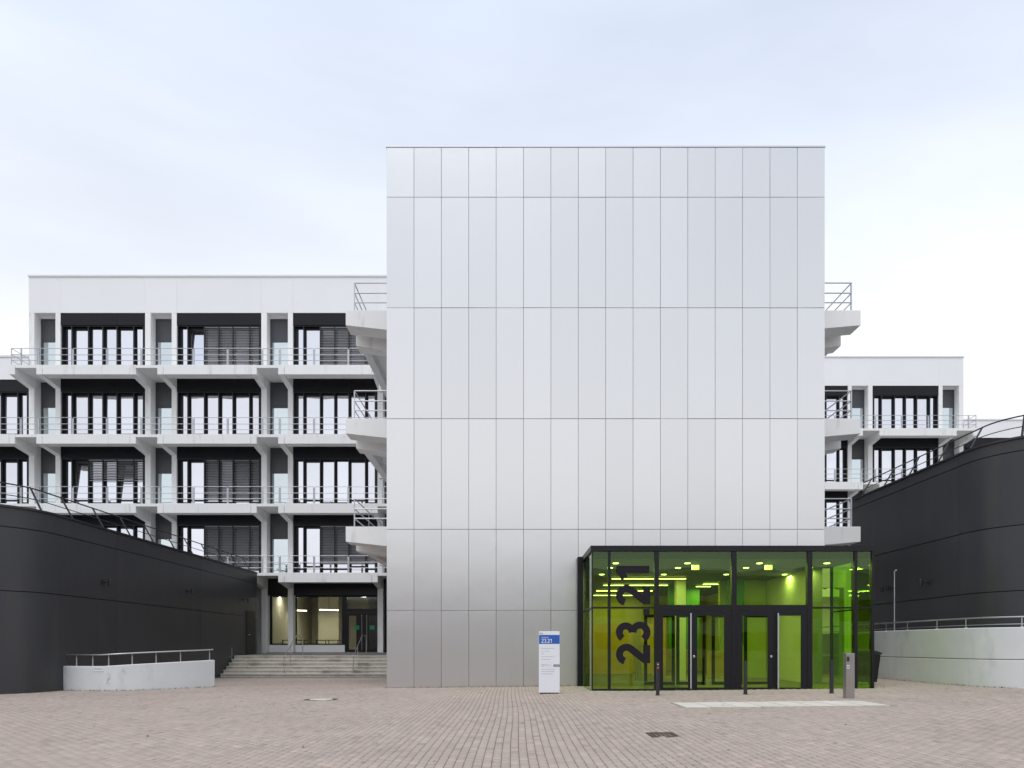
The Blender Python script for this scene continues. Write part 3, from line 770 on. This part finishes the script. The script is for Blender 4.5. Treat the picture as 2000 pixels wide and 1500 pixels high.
for x0, x1, gx0, gx1, hx in ((-9.84, -8.79, -9.75, -9.3, -8.95), (-8.78, -7.73, -8.52, -8.02, -8.66)):
    d = MB(); d.box(x0, gx0, y - .01, y + .06, PZ + .01, 3.35); d.box(gx1, x1, y - .01, y + .06, PZ + .01, 3.35)
    d.box(gx0, gx1, y - .01, y + .06, 3.15, 3.35); d.box(gx0, gx1, y - .01, y + .06, PZ + .01, PZ + .15)
    o = d.build('door', M['dark'], LW)
    MB().box(gx0, gx1, y + .02, y + .032, PZ + .15, 3.15).build('pane', M['glass_clear'], o)
    MB().tube([(hx, y - .08, PZ + .1), (hx, y - .08, 3.2)], .025, 8).build('handle', M['inox'], o, True)
    sx = gx1 - .12 if gx1 < -9 else gx0 + .02
    MB().box(sx, sx + .3, y - .02, y - .012, 2.32, 2.56).build('door_notice', M['green_sign'], o)
# room behind
MB().box(-14.5, -7.0, yf + .76, 52, PZ - .1, PZ).build('room_floor', M['hall_floor'], LW)
# the ground-floor room is carved out of the body: replace the body's front by a box above it
for o in list(LW.children):
    if o.name.startswith('main_wall') and o.dimensions.y > 10:
        me = o.data; 
        mbn = MB(); x0 = -28.5; x1 = 3.0
        mbn.box(x0, x1, yf + .75, yf + 13, 5.0, 23.0); mbn.box(x0, -14.62, yf + .75, yf + 13, -.2, 5.0); mbn.box(-6.8, x1, yf + .75, yf + 13, -.2, 5.0)
        mbn.box(-14.62, -6.8, 52, yf + 13, -.2, 5.0)
        bpy.data.objects.remove(o); mbn.build('main_wall', M['white'], LW)
MB().box(-14.61, -6.81, 51.8, 51.99, PZ, 4.98).build('room_rear_wall', M['cream'], LW)
MB().box(-14.61, -14.45, yf + .77, 51.8, PZ, 4.98).build('room_side_wall', M['cream'], LW)
MB().box(-6.95, -6.82, yf + .77, 51.8, PZ, 4.98).build('room_side_wall', M['cream'], LW)
MB().box(-14.45, -6.95, yf + .77, 51.8, 4.85, 4.97).build('room_ceiling', M['hall_ceiling'], LW)
MB().box(-13.3, -11.9, 49.2, 51.7, PZ, 4.84).build('room_partition', M['cream'], LW)
MB().box(-9.3, -8.6, 46.5, 47.2, PZ, 4.84).build('room_pillar', M['dark_panel'], LW)
for k, (x, y, z, lab) in enumerate(((-14.0, 44.6, 4.45, 'strip light high behind the narrow window by the black wall'), (-14.1, 47.0, 3.7, 'lower strip light behind the narrow window by the black wall'),
     (-12.1, 47.4, 3.75, 'strip light hanging in the middle of the lit ground-floor room'), (-9.7, 44.6, 4.45, 'strip light over the glass entrance doors above the steps'), (-8.3, 47.6, 4.3, 'faint far strip light right behind the entrance transom'))):
    t = hung_light('strip_light', MB().prism_z([(x - .55, y - .3), (x - .5, y - .36), (x + .55, y + .3), (x + .5, y + .36)], z - .05, z), (x, y, z), lab, 'strip light', 'strip lights in the ground-floor room', 34, (1.0, .2), (1, .93, .76))
    MB().box(x - .01, x + .01, y - .01, y + .01, z, 4.85).build('hanger', M['dark'], t)
def bench_table(x, y, lab):
    t = thing('table', (x, y, PZ), lab, 'table', 'tables in the ground-floor room')
    MB().box(x - .7, x + .7, y - .35, y + .35, PZ + .70, PZ + .74).build('table_top', M['dark'], t)
    for sx in (-.66, -.1, .1, .66):
        MB().box(x + sx - .02, x + sx + .02, y - .3, y - .26, PZ, PZ + .70).build('leg', M['dark'], t)
bench_table(-13.6, 44.9, 'thin-legged table behind the narrow lit window by the black wall')
bench_table(-11.5, 44.9, 'thin-legged table behind the wide lit ground-floor window')

# ------------------------------------------------------------------ steps and platform
st = thing('outdoor_steps', (-9.2, STEP_Y0, -.2), 'wide weathered concrete steps up to the lit entrance beside the tower', 'steps')
SX0, SX1 = -14.33, TX0 - .01
nst = 6; zb0 = -.2; zt0 = .84; rise = (zt0 - zb0) / nst; tread = .345
cuts = [SX0, -12.1, -10.6, -8.9, -7.2, -5.7, SX1]
for i in range(nst):
    off = .4 if i % 2 else 0
    cs = [SX0] + [c + off for c in cuts[1:-1]] + [SX1]
    for a, b in zip(cs[:-1], cs[1:]):
        y0 = STEP_Y0 + i * tread + random.gauss(0, .004)
        z1 = zb0 + (i + 1) * rise + random.gauss(0, .003)
        MB().prism_x([(y0, z1), (y0, z1 - .055), (y0 + .035, z1 - .065), (y0 + .035, zb0 - .2 if i == 0 else z1 - rise - .03), (y0 + (tread + .1 if i < nst - 1 else .5), zb0 - .2 if i == 0 else z1 - rise - .03), (y0 + (tread + .1 if i < nst - 1 else .5), z1)], a + .004, b - .004).build('step_block', M['step'], st, bevel=.008)
yp = STEP_Y0 + (nst - 1) * tread + .45
mb = MB(); mb.add([(SX0, yp, zt0 - .004), (SX1, yp, zt0 - .004), (SX1, 43.0, PZ - .004), (SX0, 43.0, PZ - .004), (SX0, yp, -.4), (SX1, yp, -.4), (SX1, 43, -.4), (SX0, 43, -.4)],
       [(0, 1, 2, 3), (4, 5, 1, 0), (5, 6, 2, 1), (6, 7, 3, 2), (7, 4, 0, 3)])
mb.build('landing', M['platform'], st)
for x in (-11.2, -7.8):
    y0, y1 = STEP_Y0 + .06, STEP_Y0 + nst * tread - .05
    mb = MB(); mb.tube([(x, y0, zb0 - .05), (x, y0, .80), (x, y0 + .06, .86), (x, y1, 1.84), (x, y1 + .1, 1.87), (x + .02, y1 + 1.0, 1.87), (x + .02, y1 + 1.05, 1.82), (x + .02, y1 + 1.05, .83)], .024, 8)
    mb.tube([(x, (y0 + y1)/2, .3), (x, (y0 + y1)/2, 1.34)], .018, 6)
    mb.build('handrail', M['inox'], st, True)

# ------------------------------------------------------------------ curved charcoal buildings
def wall_path(xw, y_far, yc, r, sgn, ext=16, n=14):
    """plan path of the outer face from the far end along x=xw to the fillet and outwards; sgn=-1 left building"""
    cx = xw + sgn * r
    p = [(xw, y_far)]
    yy = y_far
    pts = [(xw, y_far), (xw, yc)]
    for i in range(1, n + 1):
        a = math.pi / 2 * i / n
        pts.append((cx - sgn * r * math.cos(a), yc - r * math.sin(a)))
    pts.append((cx + sgn * ext, yc - r))
    return pts
def resample(pts, step):
    out = []
    for (a, b) in zip(pts[:-1], pts[1:]):
        L = math.dist(a, b); n = max(1, int(L / step))
        out += [(a[0] + (b[0] - a[0]) * i / n, a[1] + (b[1] - a[1]) * i / n) for i in range(n)]
    return out + [pts[-1]]
def offs(pts, d):
    o = []
    for i, p in enumerate(pts):
        a = pts[max(i - 1, 0)]; b = pts[min(i + 1, len(pts) - 1)]
        t = Vector((b[0] - a[0], b[1] - a[1])).normalized(); o.append((p[0] - t.y * d, p[1] + t.x * d))
    return o
def strip(pts, z0, z1, th, sgn, zf=None):
    """solid curved slab along pts (outer face), thickness th to the inside"""
    inner = offs(pts, sgn * th)
    n = len(pts); v = []
    for q in (pts, inner):
        for (x, y) in q: v.append((x, y, z0 if zf is None else zf(x, y)))
        for (x, y) in q: v.append((x, y, z1))
    f = []
    for i in range(n - 1):
        f += [(i, i + 1, n + i + 1, n + i), (2*n + i, 3*n + i, 3*n + i + 1, 2*n + i + 1), (n + i, n + i + 1, 3*n + i + 1, 3*n + i), (i, 2*n + i, 2*n + i + 1, i + 1)]
    f += [(0, n, 3*n, 2*n), (n - 1, 3*n - 1, 4*n - 1, 2*n - 1)]
    if sgn < 0: f = [t[::-1] for t in f]
    mb = MB(); mb.add(v, f); return mb
def cut_by_length(pts, cuts_):
    """split polyline at arc lengths"""
    d = [0]
    for a, b in zip(pts[:-1], pts[1:]): d.append(d[-1] + math.dist(a, b))
    def at(s_):
        for i in range(len(pts) - 1):
            if d[i + 1] >= s_ - 1e-9:
                t = (s_ - d[i]) / (d[i + 1] - d[i]); return (pts[i][0] + (pts[i+1][0] - pts[i][0]) * t, pts[i][1] + (pts[i+1][1] - pts[i][1]) * t)
        return pts[-1]
    segs = []
    cuts_ = [0] + [c for c in cuts_ if 0 < c < d[-1]] + [d[-1]]
    for a, b in zip(cuts_[:-1], cuts_[1:]):
        segs.append([at(a + .006)] + [p for p, s_ in zip(pts, d) if a + .01 < s_ < b - .01] + [at(b - .006)])
    return segs
def black_building(name, label, xw, y_far, yc, r, sgn, zrows, ycuts):
    th = thing(name, (xw, yc, 0), label, 'building')
    pts = wall_path(xw, y_far, yc, r, sgn)
    H = zrows[-1]
    core = offs(pts, sgn * .07)
    core_poly = core + [(core[-1][0], y_far), ]
    if sgn > 0: pass
    mb = MB(); mb.prism_z(core_poly if sgn > 0 else core_poly[::-1], -.3, H - .12); mb.build('core_wall', M['gap'], th)
    s_cuts = [y_far - yy for yy in ycuts] + [y_far - yc + r * 1.5708 + 5]
    for j in range(len(zrows) - 1):
        for seg in cut_by_length(pts, s_cuts):
            z0 = zrows[j] + (.013 if j else -.25); z1 = zrows[j + 1] - .013
            strip(seg, z0, z1, .06, sgn).build('wall_panel', M['charcoal'], th, True)
    cap = strip(offs(pts, -sgn * .05), H - .005, H + .06, .45, sgn); cap.build('coping', M['charcoal_cap'], th, True)
    # roof-edge railing: posts leaning in over the roof, two rails
    full = resample(pts[:-1] + [(pts[-2][0] + sgn * 8, pts[-2][1])], .35)
    base = offs(full, sgn * .12); topp = offs(full, sgn * .55); midp = offs(full, sgn * .33)
    MB().tube([(x, y, H + .80) for x, y in topp], .022, 6).build('top_rail', M['charcoal_steel'], th, True)
    MB().tube([(x, y, H + .42) for x, y in midp], .014, 6).build('lower_rail', M['charcoal_steel'], th, True)
    d = 0; nxt = .6
    for i in range(1, len(full)):
        d += math.dist(full[i-1], full[i])
        if d >= nxt:
            nxt += 1.75
            b = base[i]; t = topp[i]
            MB().bar((b[0], b[1], H + .05), (t[0], t[1], H + .82), .035, .07).build('railing_post', M['charcoal_steel'], th)
    return th
BL = black_building('charcoal_building', 'low charcoal building with rounded corner and roof railing at the left edge', -14.35, 40.35, 22.6, 2.2, -1, [0, 2.95, 4.84, 5.42], [33.0, 26.0])
BR = black_building('charcoal_building', 'taller charcoal building with rounded corner behind the curved concrete wall on the right', 14.3, 30.3, 22.6, 2.2, 1, [0, 2.95, 4.88, 7.06, 7.42], [22.95])
# door in the left one
dm = MB(); dm.box(-14.36, -14.30, 38.7, 39.95, PZ - .12, 3.25); od = dm.build('door', M['ink'], BL)
MB().tube([(-14.25, 38.82, 1.95), (-14.25, 39.0, 1.95)], .02, 6).build('handle', M['inox'], od)
def wall_lamp(x, y, z, sgn, lab):
    t = thing('wall_lamp', (x, y, z), lab, 'lamp', 'small dark spotlights on the charcoal walls')
    s = -sgn
    MB().box(min(x, x + s*.05), max(x, x + s*.05), y - .07, y + .07, z - .07, z + .07).build('mount', M['charcoal_steel'], t)
    MB().tube([(x + s*.04, y, z), (x + s*.22, y, z)], .02, 6).build('arm', M['charcoal_steel'], t)
    h = MB(); h.add([], []); h.lathe(x + s*.27, y, [(.045, z - .13), (.06, z - .11), (.055, z + .10), (.03, z + .13)], 12); h.build('lamp_head', M['charcoal_steel'], t, True)
wall_lamp(-14.35, 25.1, 3.55, -1, 'dark spotlight on the left charcoal wall, nearest to the rounded corner')
wall_lamp(-14.35, 31.6, 3.75, -1, 'dark spotlight on the left charcoal wall, middle of three')
wall_lamp(-14.35, 38.2, 3.8, -1, 'dark spotlight on the left charcoal wall above the black door')
wall_lamp(14.3, 24.6, 3.5, 1, 'small spotlight on the right charcoal wall, nearer the rounded corner')
wall_lamp(14.3, 27.2, 3.5, 1, 'small spotlight on the right charcoal wall, nearer the green entrance')
# thin posts on the left wall beside the steps
for y, lab in ((36.2, 'thin steel post at the left end of the concrete steps'), (40.2, 'thin steel post beside the black door at the top of the steps')):
    t = thing('thin_post', (-14.1, y, .2), lab, 'post'); zz = .3 if y < 37 else .9
    MB().tube([(-14.15, y, zz), (-14.15, y, zz + .95)], .016, 6).build('tube', M['inox'], t)
    MB().box(-14.3, -14.13, y - .01, y + .01, zz + .5, zz + .53).build('bracket', M['inox'], t)

# ------------------------------------------------------------------ low concrete walls
def smooth_path(P, n=8):
    out = []
    for i in range(len(P) - 1):
        p0 = Vector(P[max(i-1, 0)]); p1 = Vector(P[i]); p2 = Vector(P[i+1]); p3 = Vector(P[min(i+2, len(P)-1)])
        for k in range(n):
            t = k / n
            q = .5 * ((2*p1) + (-p0 + p2)*t + (2*p0 - 5*p1 + 4*p2 - p3)*t*t + (-p0 + 3*p1 - 3*p2 + p3)*t**3); out.append((q.x, q.y))
    return out + [tuple(P[-1])]
lw = thing('low_wall', (-12.4, 22.8, 0), 'low pale concrete wall with steel handrail before the left charcoal building', 'wall')
LP = smooth_path([(-14.6, 23.0), (-13.5, 22.72), (-12.4, 22.75), (-11.3, 23.65), (-10.34, 24.95)], 8)
def wall_solid(P, th, ztop, parent, m, name, left=True, z0=None):
    n = len(P); Q = offs(P, th if left else -th)
    v = [(x, y, (G(x, y) - .25) if z0 is None else z0) for x, y in P] + [(x, y, ztop(i / (n - 1))) for i, (x, y) in enumerate(P)] + \
        [(x, y, (G(x, y) - .25) if z0 is None else z0) for x, y in Q] + [(x, y, ztop(i / (n - 1))) for i, (x, y) in enumerate(Q)]
    f = []
    for i in range(n - 1):
        f += [(i, i+1, n+i+1, n+i), (2*n+i, 3*n+i, 3*n+i+1, 2*n+i+1), (n+i, n+i+1, 3*n+i+1, 3*n+i), (i, 2*n+i, 2*n+i+1, i+1)]
    f += [(0, n, 3*n, 2*n), (n-1, 3*n-1, 4*n-1, 2*n-1)]
    if not left: f = [t[::-1] for t in f]
    return MB().add(v, f).build(name, m, parent, True, bevel=.02)
ztop_l = lambda t: .68 + .16 * max(0, (t - .35) / .65)
wall_solid(LP, .24, ztop_l, lw, M['conc'], 'wall_body')
CL = offs(LP, .12); n = len(CL)
h = MB(); h.tube([(x, y, ztop_l(i / (n-1)) + .36) for i, (x, y) in enumerate(CL)][1:], .022, 8); h.build('handrail', M['inox'], lw, True)
for k in range(8):
    i = int(1 + (n - 3) * k / 7); x, y = CL[i]; z = ztop_l(i / (n-1))
    m_ = MB(); m_.tube([(x, y, z - .02), (x, y, z + .25)], .022, 8); m_.tube([(x, y, z + .25), (x, y, z + .36)], .010, 6); m_.build('rail_post', M['inox'], lw, True)
pxm = offs(LP, -.012)
a, b = pxm[10], pxm[11]
mb = MB(); dx, dy = b[0] - a[0], b[1] - a[1]; l_ = math.hypot(dx, dy); ux, uy = dx / l_, dy / l_
q0 = (a[0], a[1]); q1 = (a[0] + ux * .30, a[1] + uy * .30)
mb.add([(q0[0], q0[1], .52), (q1[0], q1[1], .52), (q1[0], q1[1], .62), (q0[0], q0[1], .62), (q0[0] + .01, q0[1] + .03, .52), (q1[0] + .01, q1[1] + .03, .52), (q1[0] + .01, q1[1] + .03, .62), (q0[0] + .01, q0[1] + .03, .62)],
       [(0, 1, 2, 3), (1, 5, 6, 2), (3, 2, 6, 7), (0, 3, 7, 4), (4, 5, 1, 0)])
pl = mb.build('wall_plate', M['sign'], lw)
MB().add([(q0[0] + ux*.02, q0[1] + uy*.02 - .004, .58), (q1[0] - ux*.02, q1[1] - uy*.02 - .004, .58), (q1[0] - ux*.02, q1[1] - uy*.02 - .004, .61), (q0[0] + ux*.02, q0[1] + uy*.02 - .004, .61)], [(0, 1, 2, 3)]).build('plate_print', M['print'], pl)
# faint scribbles
def scrib(i, pts, sc_=1.0):
    x, y = pxm[i]; xx, yy = pxm[i+1]; L = math.hypot(xx - x, yy - y); ux, uy = (xx - x)/L, (yy - y)/L
    MB().tube([(x + ux*a*sc_, y + uy*a*sc_ + .006, b) for a, b in pts], .004, 4).build('scribble', M['print'], lw)
scrib(13, [(0, .42), (.06, .46), (.12, .40), (.04, .30), (0, .24), (.1, .27), (.12, .33), (.03, .2), (-.02, .13), (.12, .13)])
scrib(16, [(0, .50), (.05, .58), (.1, .52), (.08, .45), (.14, .50)])

rw = thing('curved_concrete_wall', (13.4, 23, 0), 'curved pale concrete ramp wall with handrail at the right edge', 'wall')
RP = smooth_path([(13.75, 36), (13.55, 31), (13.38, 27), (13.32, 24), (13.35, 21.5), (13.62, 20.2), (14.5, 19.3), (16.0, 18.95), (22, 18.9)], 8)
wall_solid(RP, .22, lambda t: .93, rw, M['conc'], 'lower_wall', True)
wall_solid(RP, .22, lambda t: 1.88 - .06 * t, rw, M['conc'], 'upper_wall', True, z0=.945)
CR = offs(RP, .11); n = len(CR)
h = MB(); h.tube([(x, y, 2.16 - .05 * i / n) for i, (x, y) in enumerate(CR)], .024, 8); h.build('handrail', M['inox'], rw, True)
h = MB(); CR2 = offs(RP, .45); h.tube([(x, y, 1.96 - .04 * i / n) for i, (x, y) in enumerate(CR2)], .018, 8); h.build('lower_handrail', M['inox'], rw, True)
dd = 0; nxt = .3
for i in range(1, n):
    dd += math.dist(CR[i-1], CR[i])
    if dd > nxt:
        nxt += 1.6; x, y = CR[i]; z = 1.88 - .06 * i / n
        m_ = MB(); m_.tube([(x, y, z - .02), (x, y, 2.15 - .05 * i / n)], .014, 6); m_.lathe(x, y, [(.05, z - .01), (.05, z + .02)], 10); m_.build('rail_post', M['inox'], rw, True)
MB().add([(13.7, 30, 1.2), (14.25, 30, 1.2), (14.25, 20, 1.2), (13.7, 20.6, 1.2)], [(0, 1, 2, 3)]).build('ramp_floor', M['platform'], rw)
t = thing('thin_pole', (13.75, 25.6, 1.2), 'tall thin steel pole rising behind the curved concrete wall on the right', 'pole')
MB().tube([(13.66, 25.6, 1.2), (13.66, 25.6, 3.98), (13.68, 25.58, 4.02), (13.72, 25.56, 4.03)], .02, 8).build('tube', M['steel'], t, True)
for z in (2.2, 2.8, 3.45): MB().lathe(13.66, 25.6, [(.03, z), (.03, z + .03)], 8).build('clamp', M['steel'], t)

# ------------------------------------------------------------------ sign pillar
SX, SY = 1.02, 19.6; zs = G(SX, SY)
sg = thing('sign_pillar', (SX, SY, zs), 'white information pillar with blue band reading 23.21 before the tower', 'sign')
hw_ = .284
MB().box(SX - hw_, SX + hw_, SY, SY + .14, zs + .03, zs + 1.71).build('pillar_body', M['sign'], sg, bevel=.006)
MB().box(SX - hw_ + .03, SX + hw_ - .03, SY + .02, SY + .12, zs - .02, zs + .03).build('base', M['dark'], sg)
MB().box(SX - hw_ + .003, SX + hw_ - .003, SY - .003, SY + .003, zs + 1.365, zs + 1.61).build('blue_band', M['blue'], sg)
zt = zs + 1.71
number('23.21', lambda u, v, d: (SX - hw_ + .065 + u, SY - .005 - d, zs + 1.395 + v), .108, .15, .001, (0, .072, .142, .168, .238)).build('sign_number', M['sign'], sg)
def text_mesh(s_, size, x, y, z, m, name, parent):
    c = bpy.data.curves.new('t', 'FONT'); c.body = s_; c.size = size; c.extrude = .0006
    o = bpy.data.objects.new('t', c); col.objects.link(o)
    dg = bpy.context.evaluated_depsgraph_get(); me = bpy.data.meshes.new_from_object(o.evaluated_get(dg)); me.materials.clear(); me.materials.append(m)
    bpy.data.objects.remove(o)
    inst(name, me, (x, y, z), parent, (R(90), 0, 0))
text_mesh('Gebäude', .055, SX - hw_ + .065, SY - .005, zs + 1.525, M['sign'], 'sign_lettering', sg)
text_mesh('hhu.', .06, SX - hw_ + .02, SY - .003, zs + 1.635, M['ink'], 'sign_lettering', sg)
for z, L_, h_ in ((1.235, .37, .018), (1.16, .24, .016), (1.10, .09, .014), (1.01, .36, .016), (.935, .26, .016), (.80, .17, .014), (.775, .28, .016), (.745, .10, .014), (.665, .40, .014), (.605, .36, .018), (.54, .33, .018)):
    x = SX - hw_ + .07
    m_ = MB()
    while L_ > .02:
        wl = min(L_, random.uniform(.03, .09)); m_.box(x, x + wl - .01, SY - .003, SY + .001, zs + z, zs + z + h_ * .7); x += wl; L_ -= wl
    m_.build('text_line', M['print'], sg)
MB().box(SX + hw_ - .17, SX + hw_ - .003, SY - .004, SY + .001, zs + .745, zs + .80).build('arrow_tab', M['ink'], sg)
MB().add([(SX + hw_ - .155, SY - .006, zs + .772), (SX + hw_ - .125, SY - .006, zs + .757), (SX + hw_ - .125, SY - .006, zs + .787)], [(0, 1, 2)]).build('arrow', M['sign'], sg)
MB().box(SX + hw_ - .12, SX + hw_ - .02, SY - .007, SY - .004, zs + .767, zs + .779).build('text_line', M['sign'], sg)

# ------------------------------------------------------------------ bollards, intercom column, bin, covers
for x, lab, sw in ((3.77, 'slim dark bollard left of the entrance doors with small stickers', True), (6.04, 'slim dark bollard between the two entrance doors', False), (8.27, 'slim dark bollard right of the doors beside the intercom column', False)):
    y = 18.55; z = G(x, y)
    t = thing('bollard', (x, y, z), lab, 'bollard', 'bollards before the green entrance')
    MB().box(x - .04, x + .04, y - .04, y + .04, z - .05, z + .86).build('post', M['bollard'], t, bevel=.006)
    MB().box(x - .055, x + .055, y - .055, y + .055, z - .03, z + .012).build('foot', M['bollard'], t)
    if sw:
        MB().lathe(x, y - .04, [(.018, z + .80), (.018, z + .80)], 8)
        MB().box(x - .025, x + .025, y - .045, y - .041, z + .69, z + .74).build('sticker', mat('sticker_red', (.5, .08, .08), .5), t)
        MB().box(x - .014, x + .014, y - .045, y - .041, z + .79, z + .815).build('button', M['sign'], t)
x, y = 7.92, 16.85; z = G(x, y)
t = thing('intercom_column', (x, y, z), 'square stainless steel intercom column right of the entrance doors', 'intercom')
MB().box(x - .10, x + .10, y - .08, y + .09, z - .05, z + 1.06).build('column_body', M['inox_dull'], t, bevel=.008)
MB().box(x - .085, x - .03, y - .087, y - .079, z + .87, z + .98).build('intercom_panel', M['ink'], t)
MB().box(x - .085, x - .03, y - .087, y - .079, z + .70, z + .78).build('card_reader', M['sign'], t)
MB().box(x - .075, x - .045, y - .091, y - .086, z + .72, z + .76).build('reader_light', M['green_sign'], t)
x, y = 10.98, 22.2; z = G(x, y)
t = thing('wheelie_bin', (x, y, z), 'black plastic wheelie bin beside the right end of the green entrance', 'bin')
mb = MB(); v = []
for zz, hx, hy in ((.09, .21, .24), (.94, .28, .33)): v += [(x - hx, y - hy, z + zz), (x + hx, y - hy, z + zz), (x + hx, y + hy, z + zz), (x - hx, y + hy, z + zz)]
mb.add(v, [(0, 3, 2, 1), (4, 5, 6, 7), (0, 1, 5, 4), (1, 2, 6, 5), (2, 3, 7, 6), (3, 0, 4, 7)]); mb.build('bin_body', M['bin'], t, bevel=.02)
MB().prism_x([(y - .36, z + .945), (y + .36, z + .945), (y + .38, z + 1.03), (y, z + 1.06), (y - .36, z + 1.0)], x - .30, x + .30).build('lid', M['bin'], t, bevel=.015)
MB().tube([(x - .26, y + .42, z + 1.0), (x + .26, y + .42, z + 1.0)], .018, 8).build('handle', M['bin'], t)
for s in (-1, 1):
    w_ = MB(); w_.tube([(x + s*.20, y + .22, z + .10), (x + s*.26, y + .22, z + .10)], .10, 16); w_.build('wheel', M['ink'], t, True)
x, y = MAN; z = G(x, y)
t = thing('manhole_cover', (x, y, z), 'round manhole cover with pale centre set in the paving at the left', 'manhole cover')
MB().lathe(x, y, [(.44, z - .05), (.44, z - .002), (.30, z - .002), (.30, z - .05)], 32).build('frame', M['iron'], t)
MB().lathe(x, y, [(.29, z - .05), (.29, z + .004), (.22, z + .008)], 32).build('lid', M['lid'], t)
x, y = GRATE; z = G(x, y)
t = thing('drain_grate', (x, y, z), 'small rusty drain grate in the paving before the entrance', 'drain')
MB().box(x - .19, x + .19, y - .27, y + .27, z - .4, z - .10).build('pit', M['ink'], t)
f = MB(); f.box(x - .20, x - .16, y - .27, y + .27, z - .08, z - .001); f.box(x + .16, x + .20, y - .27, y + .27, z - .08, z - .001); f.box(x - .16, x + .16, y - .27, y - .22, z - .08, z - .001); f.box(x - .16, x + .16, y + .22, y + .27, z - .08, z - .001)
f.build('frame', M['iron'], t)
for k in range(5):
    xx = x - .128 + k * .064; MB().box(xx - .013, xx + .013, y - .22, y + .22, z - .06, z - .003).build('grate_bar', M['iron'], t)

# ------------------------------------------------------------------ weeds along wall bases
def weeds(name, pts, n, h, lab):
    mb = MB()
    for _ in range(n):
        i = random.randrange(len(pts) - 1); tt = random.random()
        x = pts[i][0] + (pts[i+1][0] - pts[i][0]) * tt + random.gauss(0, .04); y = pts[i][1] + (pts[i+1][1] - pts[i][1]) * tt - abs(random.gauss(0, .05)) - .01
        z = G(x, y); hh = h * random.uniform(.3, 1.2)
        a = random.uniform(0, 6.28); dx, dy = math.cos(a) * .008, math.sin(a) * .008; lx_, ly_ = random.gauss(0, .5) * hh, random.gauss(0, .5) * hh
        mb.add([(x - dx, y - dy, z - .01), (x + dx, y + dy, z - .01), (x + lx_, y + ly_, z + hh)], [(0, 1, 2)])
    o = mb.build(name, M['weed']); tag(o, lab, 'weeds', kind='stuff')
weeds('weeds', offs(LP, -.03), 350, .06, 'small weeds growing along the foot of the low left wall')
weeds('weeds', [(-14.33, 22.9), (-15.2, 20.9), (-17, 20.3)], 200, .05, 'small weeds along the foot of the left charcoal building')
weeds('weeds', [(VX0, VY - .16), (VX1 + .3, VY - .16)], 160, .07, 'sparse weeds along the foot of the green glass entrance')
weeds('weeds', offs(RP, -.03)[16:44], 350, .05, 'small weeds along the foot of the curved right wall')

# ------------------------------------------------------------------ support frame under the lowest right walkway
fr = thing('support_frame', (11.2, 26.2, 0), 'white concrete support frame seen through the right panes of the green entrance', 'support')
MB().prism_y([(10.2, 3.45), (12.35, 3.45), (12.35, 4.45), (10.2, 4.1)], 26.1, 26.5).build('beam', M['white'], fr)
MB().box(12.1, 12.35, 26.1, 26.5, G(12, 26) - .2, 3.447).build('post', M['white'], fr)
# ------------------------------------------------------------------ the other side of the square: seen only as reflections in metal and glass
bb = thing('campus_building', (0, -32, 0), 'long grey campus block with a red band, seen only as a reflection', 'building')
MB().box(-75, 60, -46, -32, -.3, 8.6).build('wall', mat('grey_block', (0.52, 0.51, 0.50), .7, var=.08), bb)
MB().box(-75.2, 60.2, -46.2, -31.8, 8.604, 9.2).build('parapet', M['white'], bb)
MB().box(-30, -8, -31.96, -31.8, 6.6, 7.4).build('red_band', mat('red_band', (.5, .03, .03), .5), bb)
wm = MB().box(-1.6, 1.6, 0, .05, 0, 1.7).mesh('window', M['dark_panel'])
for k in range(26):
    for z in (1.0, 4.2):
        inst('window', wm, (-70 + k * 5, -31.98, z), bb, (0, 0, math.pi))

weeds('weeds', [(TX0, TY - .03), (2.0, TY - .03)], 260, .035, 'fine moss and weeds along the foot of the silver tower')
weeds('weeds', [(SX - .3, SY + .02), (SX + .3, SY + .02)], 50, .04, 'few blades of grass at the foot of the white sign pillar')
# a few fallen leaves and scraps on the paving
leaf_m = mat('fallen_leaf', (0.16, 0.11, 0.05), 0.8, var=0.3, vscale=9)
mb = MB()
for _ in range(90):
    y_ = random.uniform(8, 22); x_ = random.uniform(-.68, .62) * y_
    if abs(x_ - 6) < 4.8 and y_ > 20: continue
    z_ = G(x_, y_) + .006; a = random.uniform(0, 6.28); l_ = random.uniform(.02, .045)
    c_, s_ = math.cos(a), math.sin(a)
    q = [(-l_, 0, 0), (0, -l_ * .45, .004), (l_, 0, .012), (0, l_ * .45, .004)]
    mb.add([(x_ + u * c_ - v * s_, y_ + u * s_ + v * c_, z_ + h) for u, v, h in q], [(0, 1, 2), (0, 2, 3)])
o = mb.build('fallen_leaves', leaf_m); tag(o, 'scattered small brown leaves lying on the paving', 'leaves', kind='stuff')
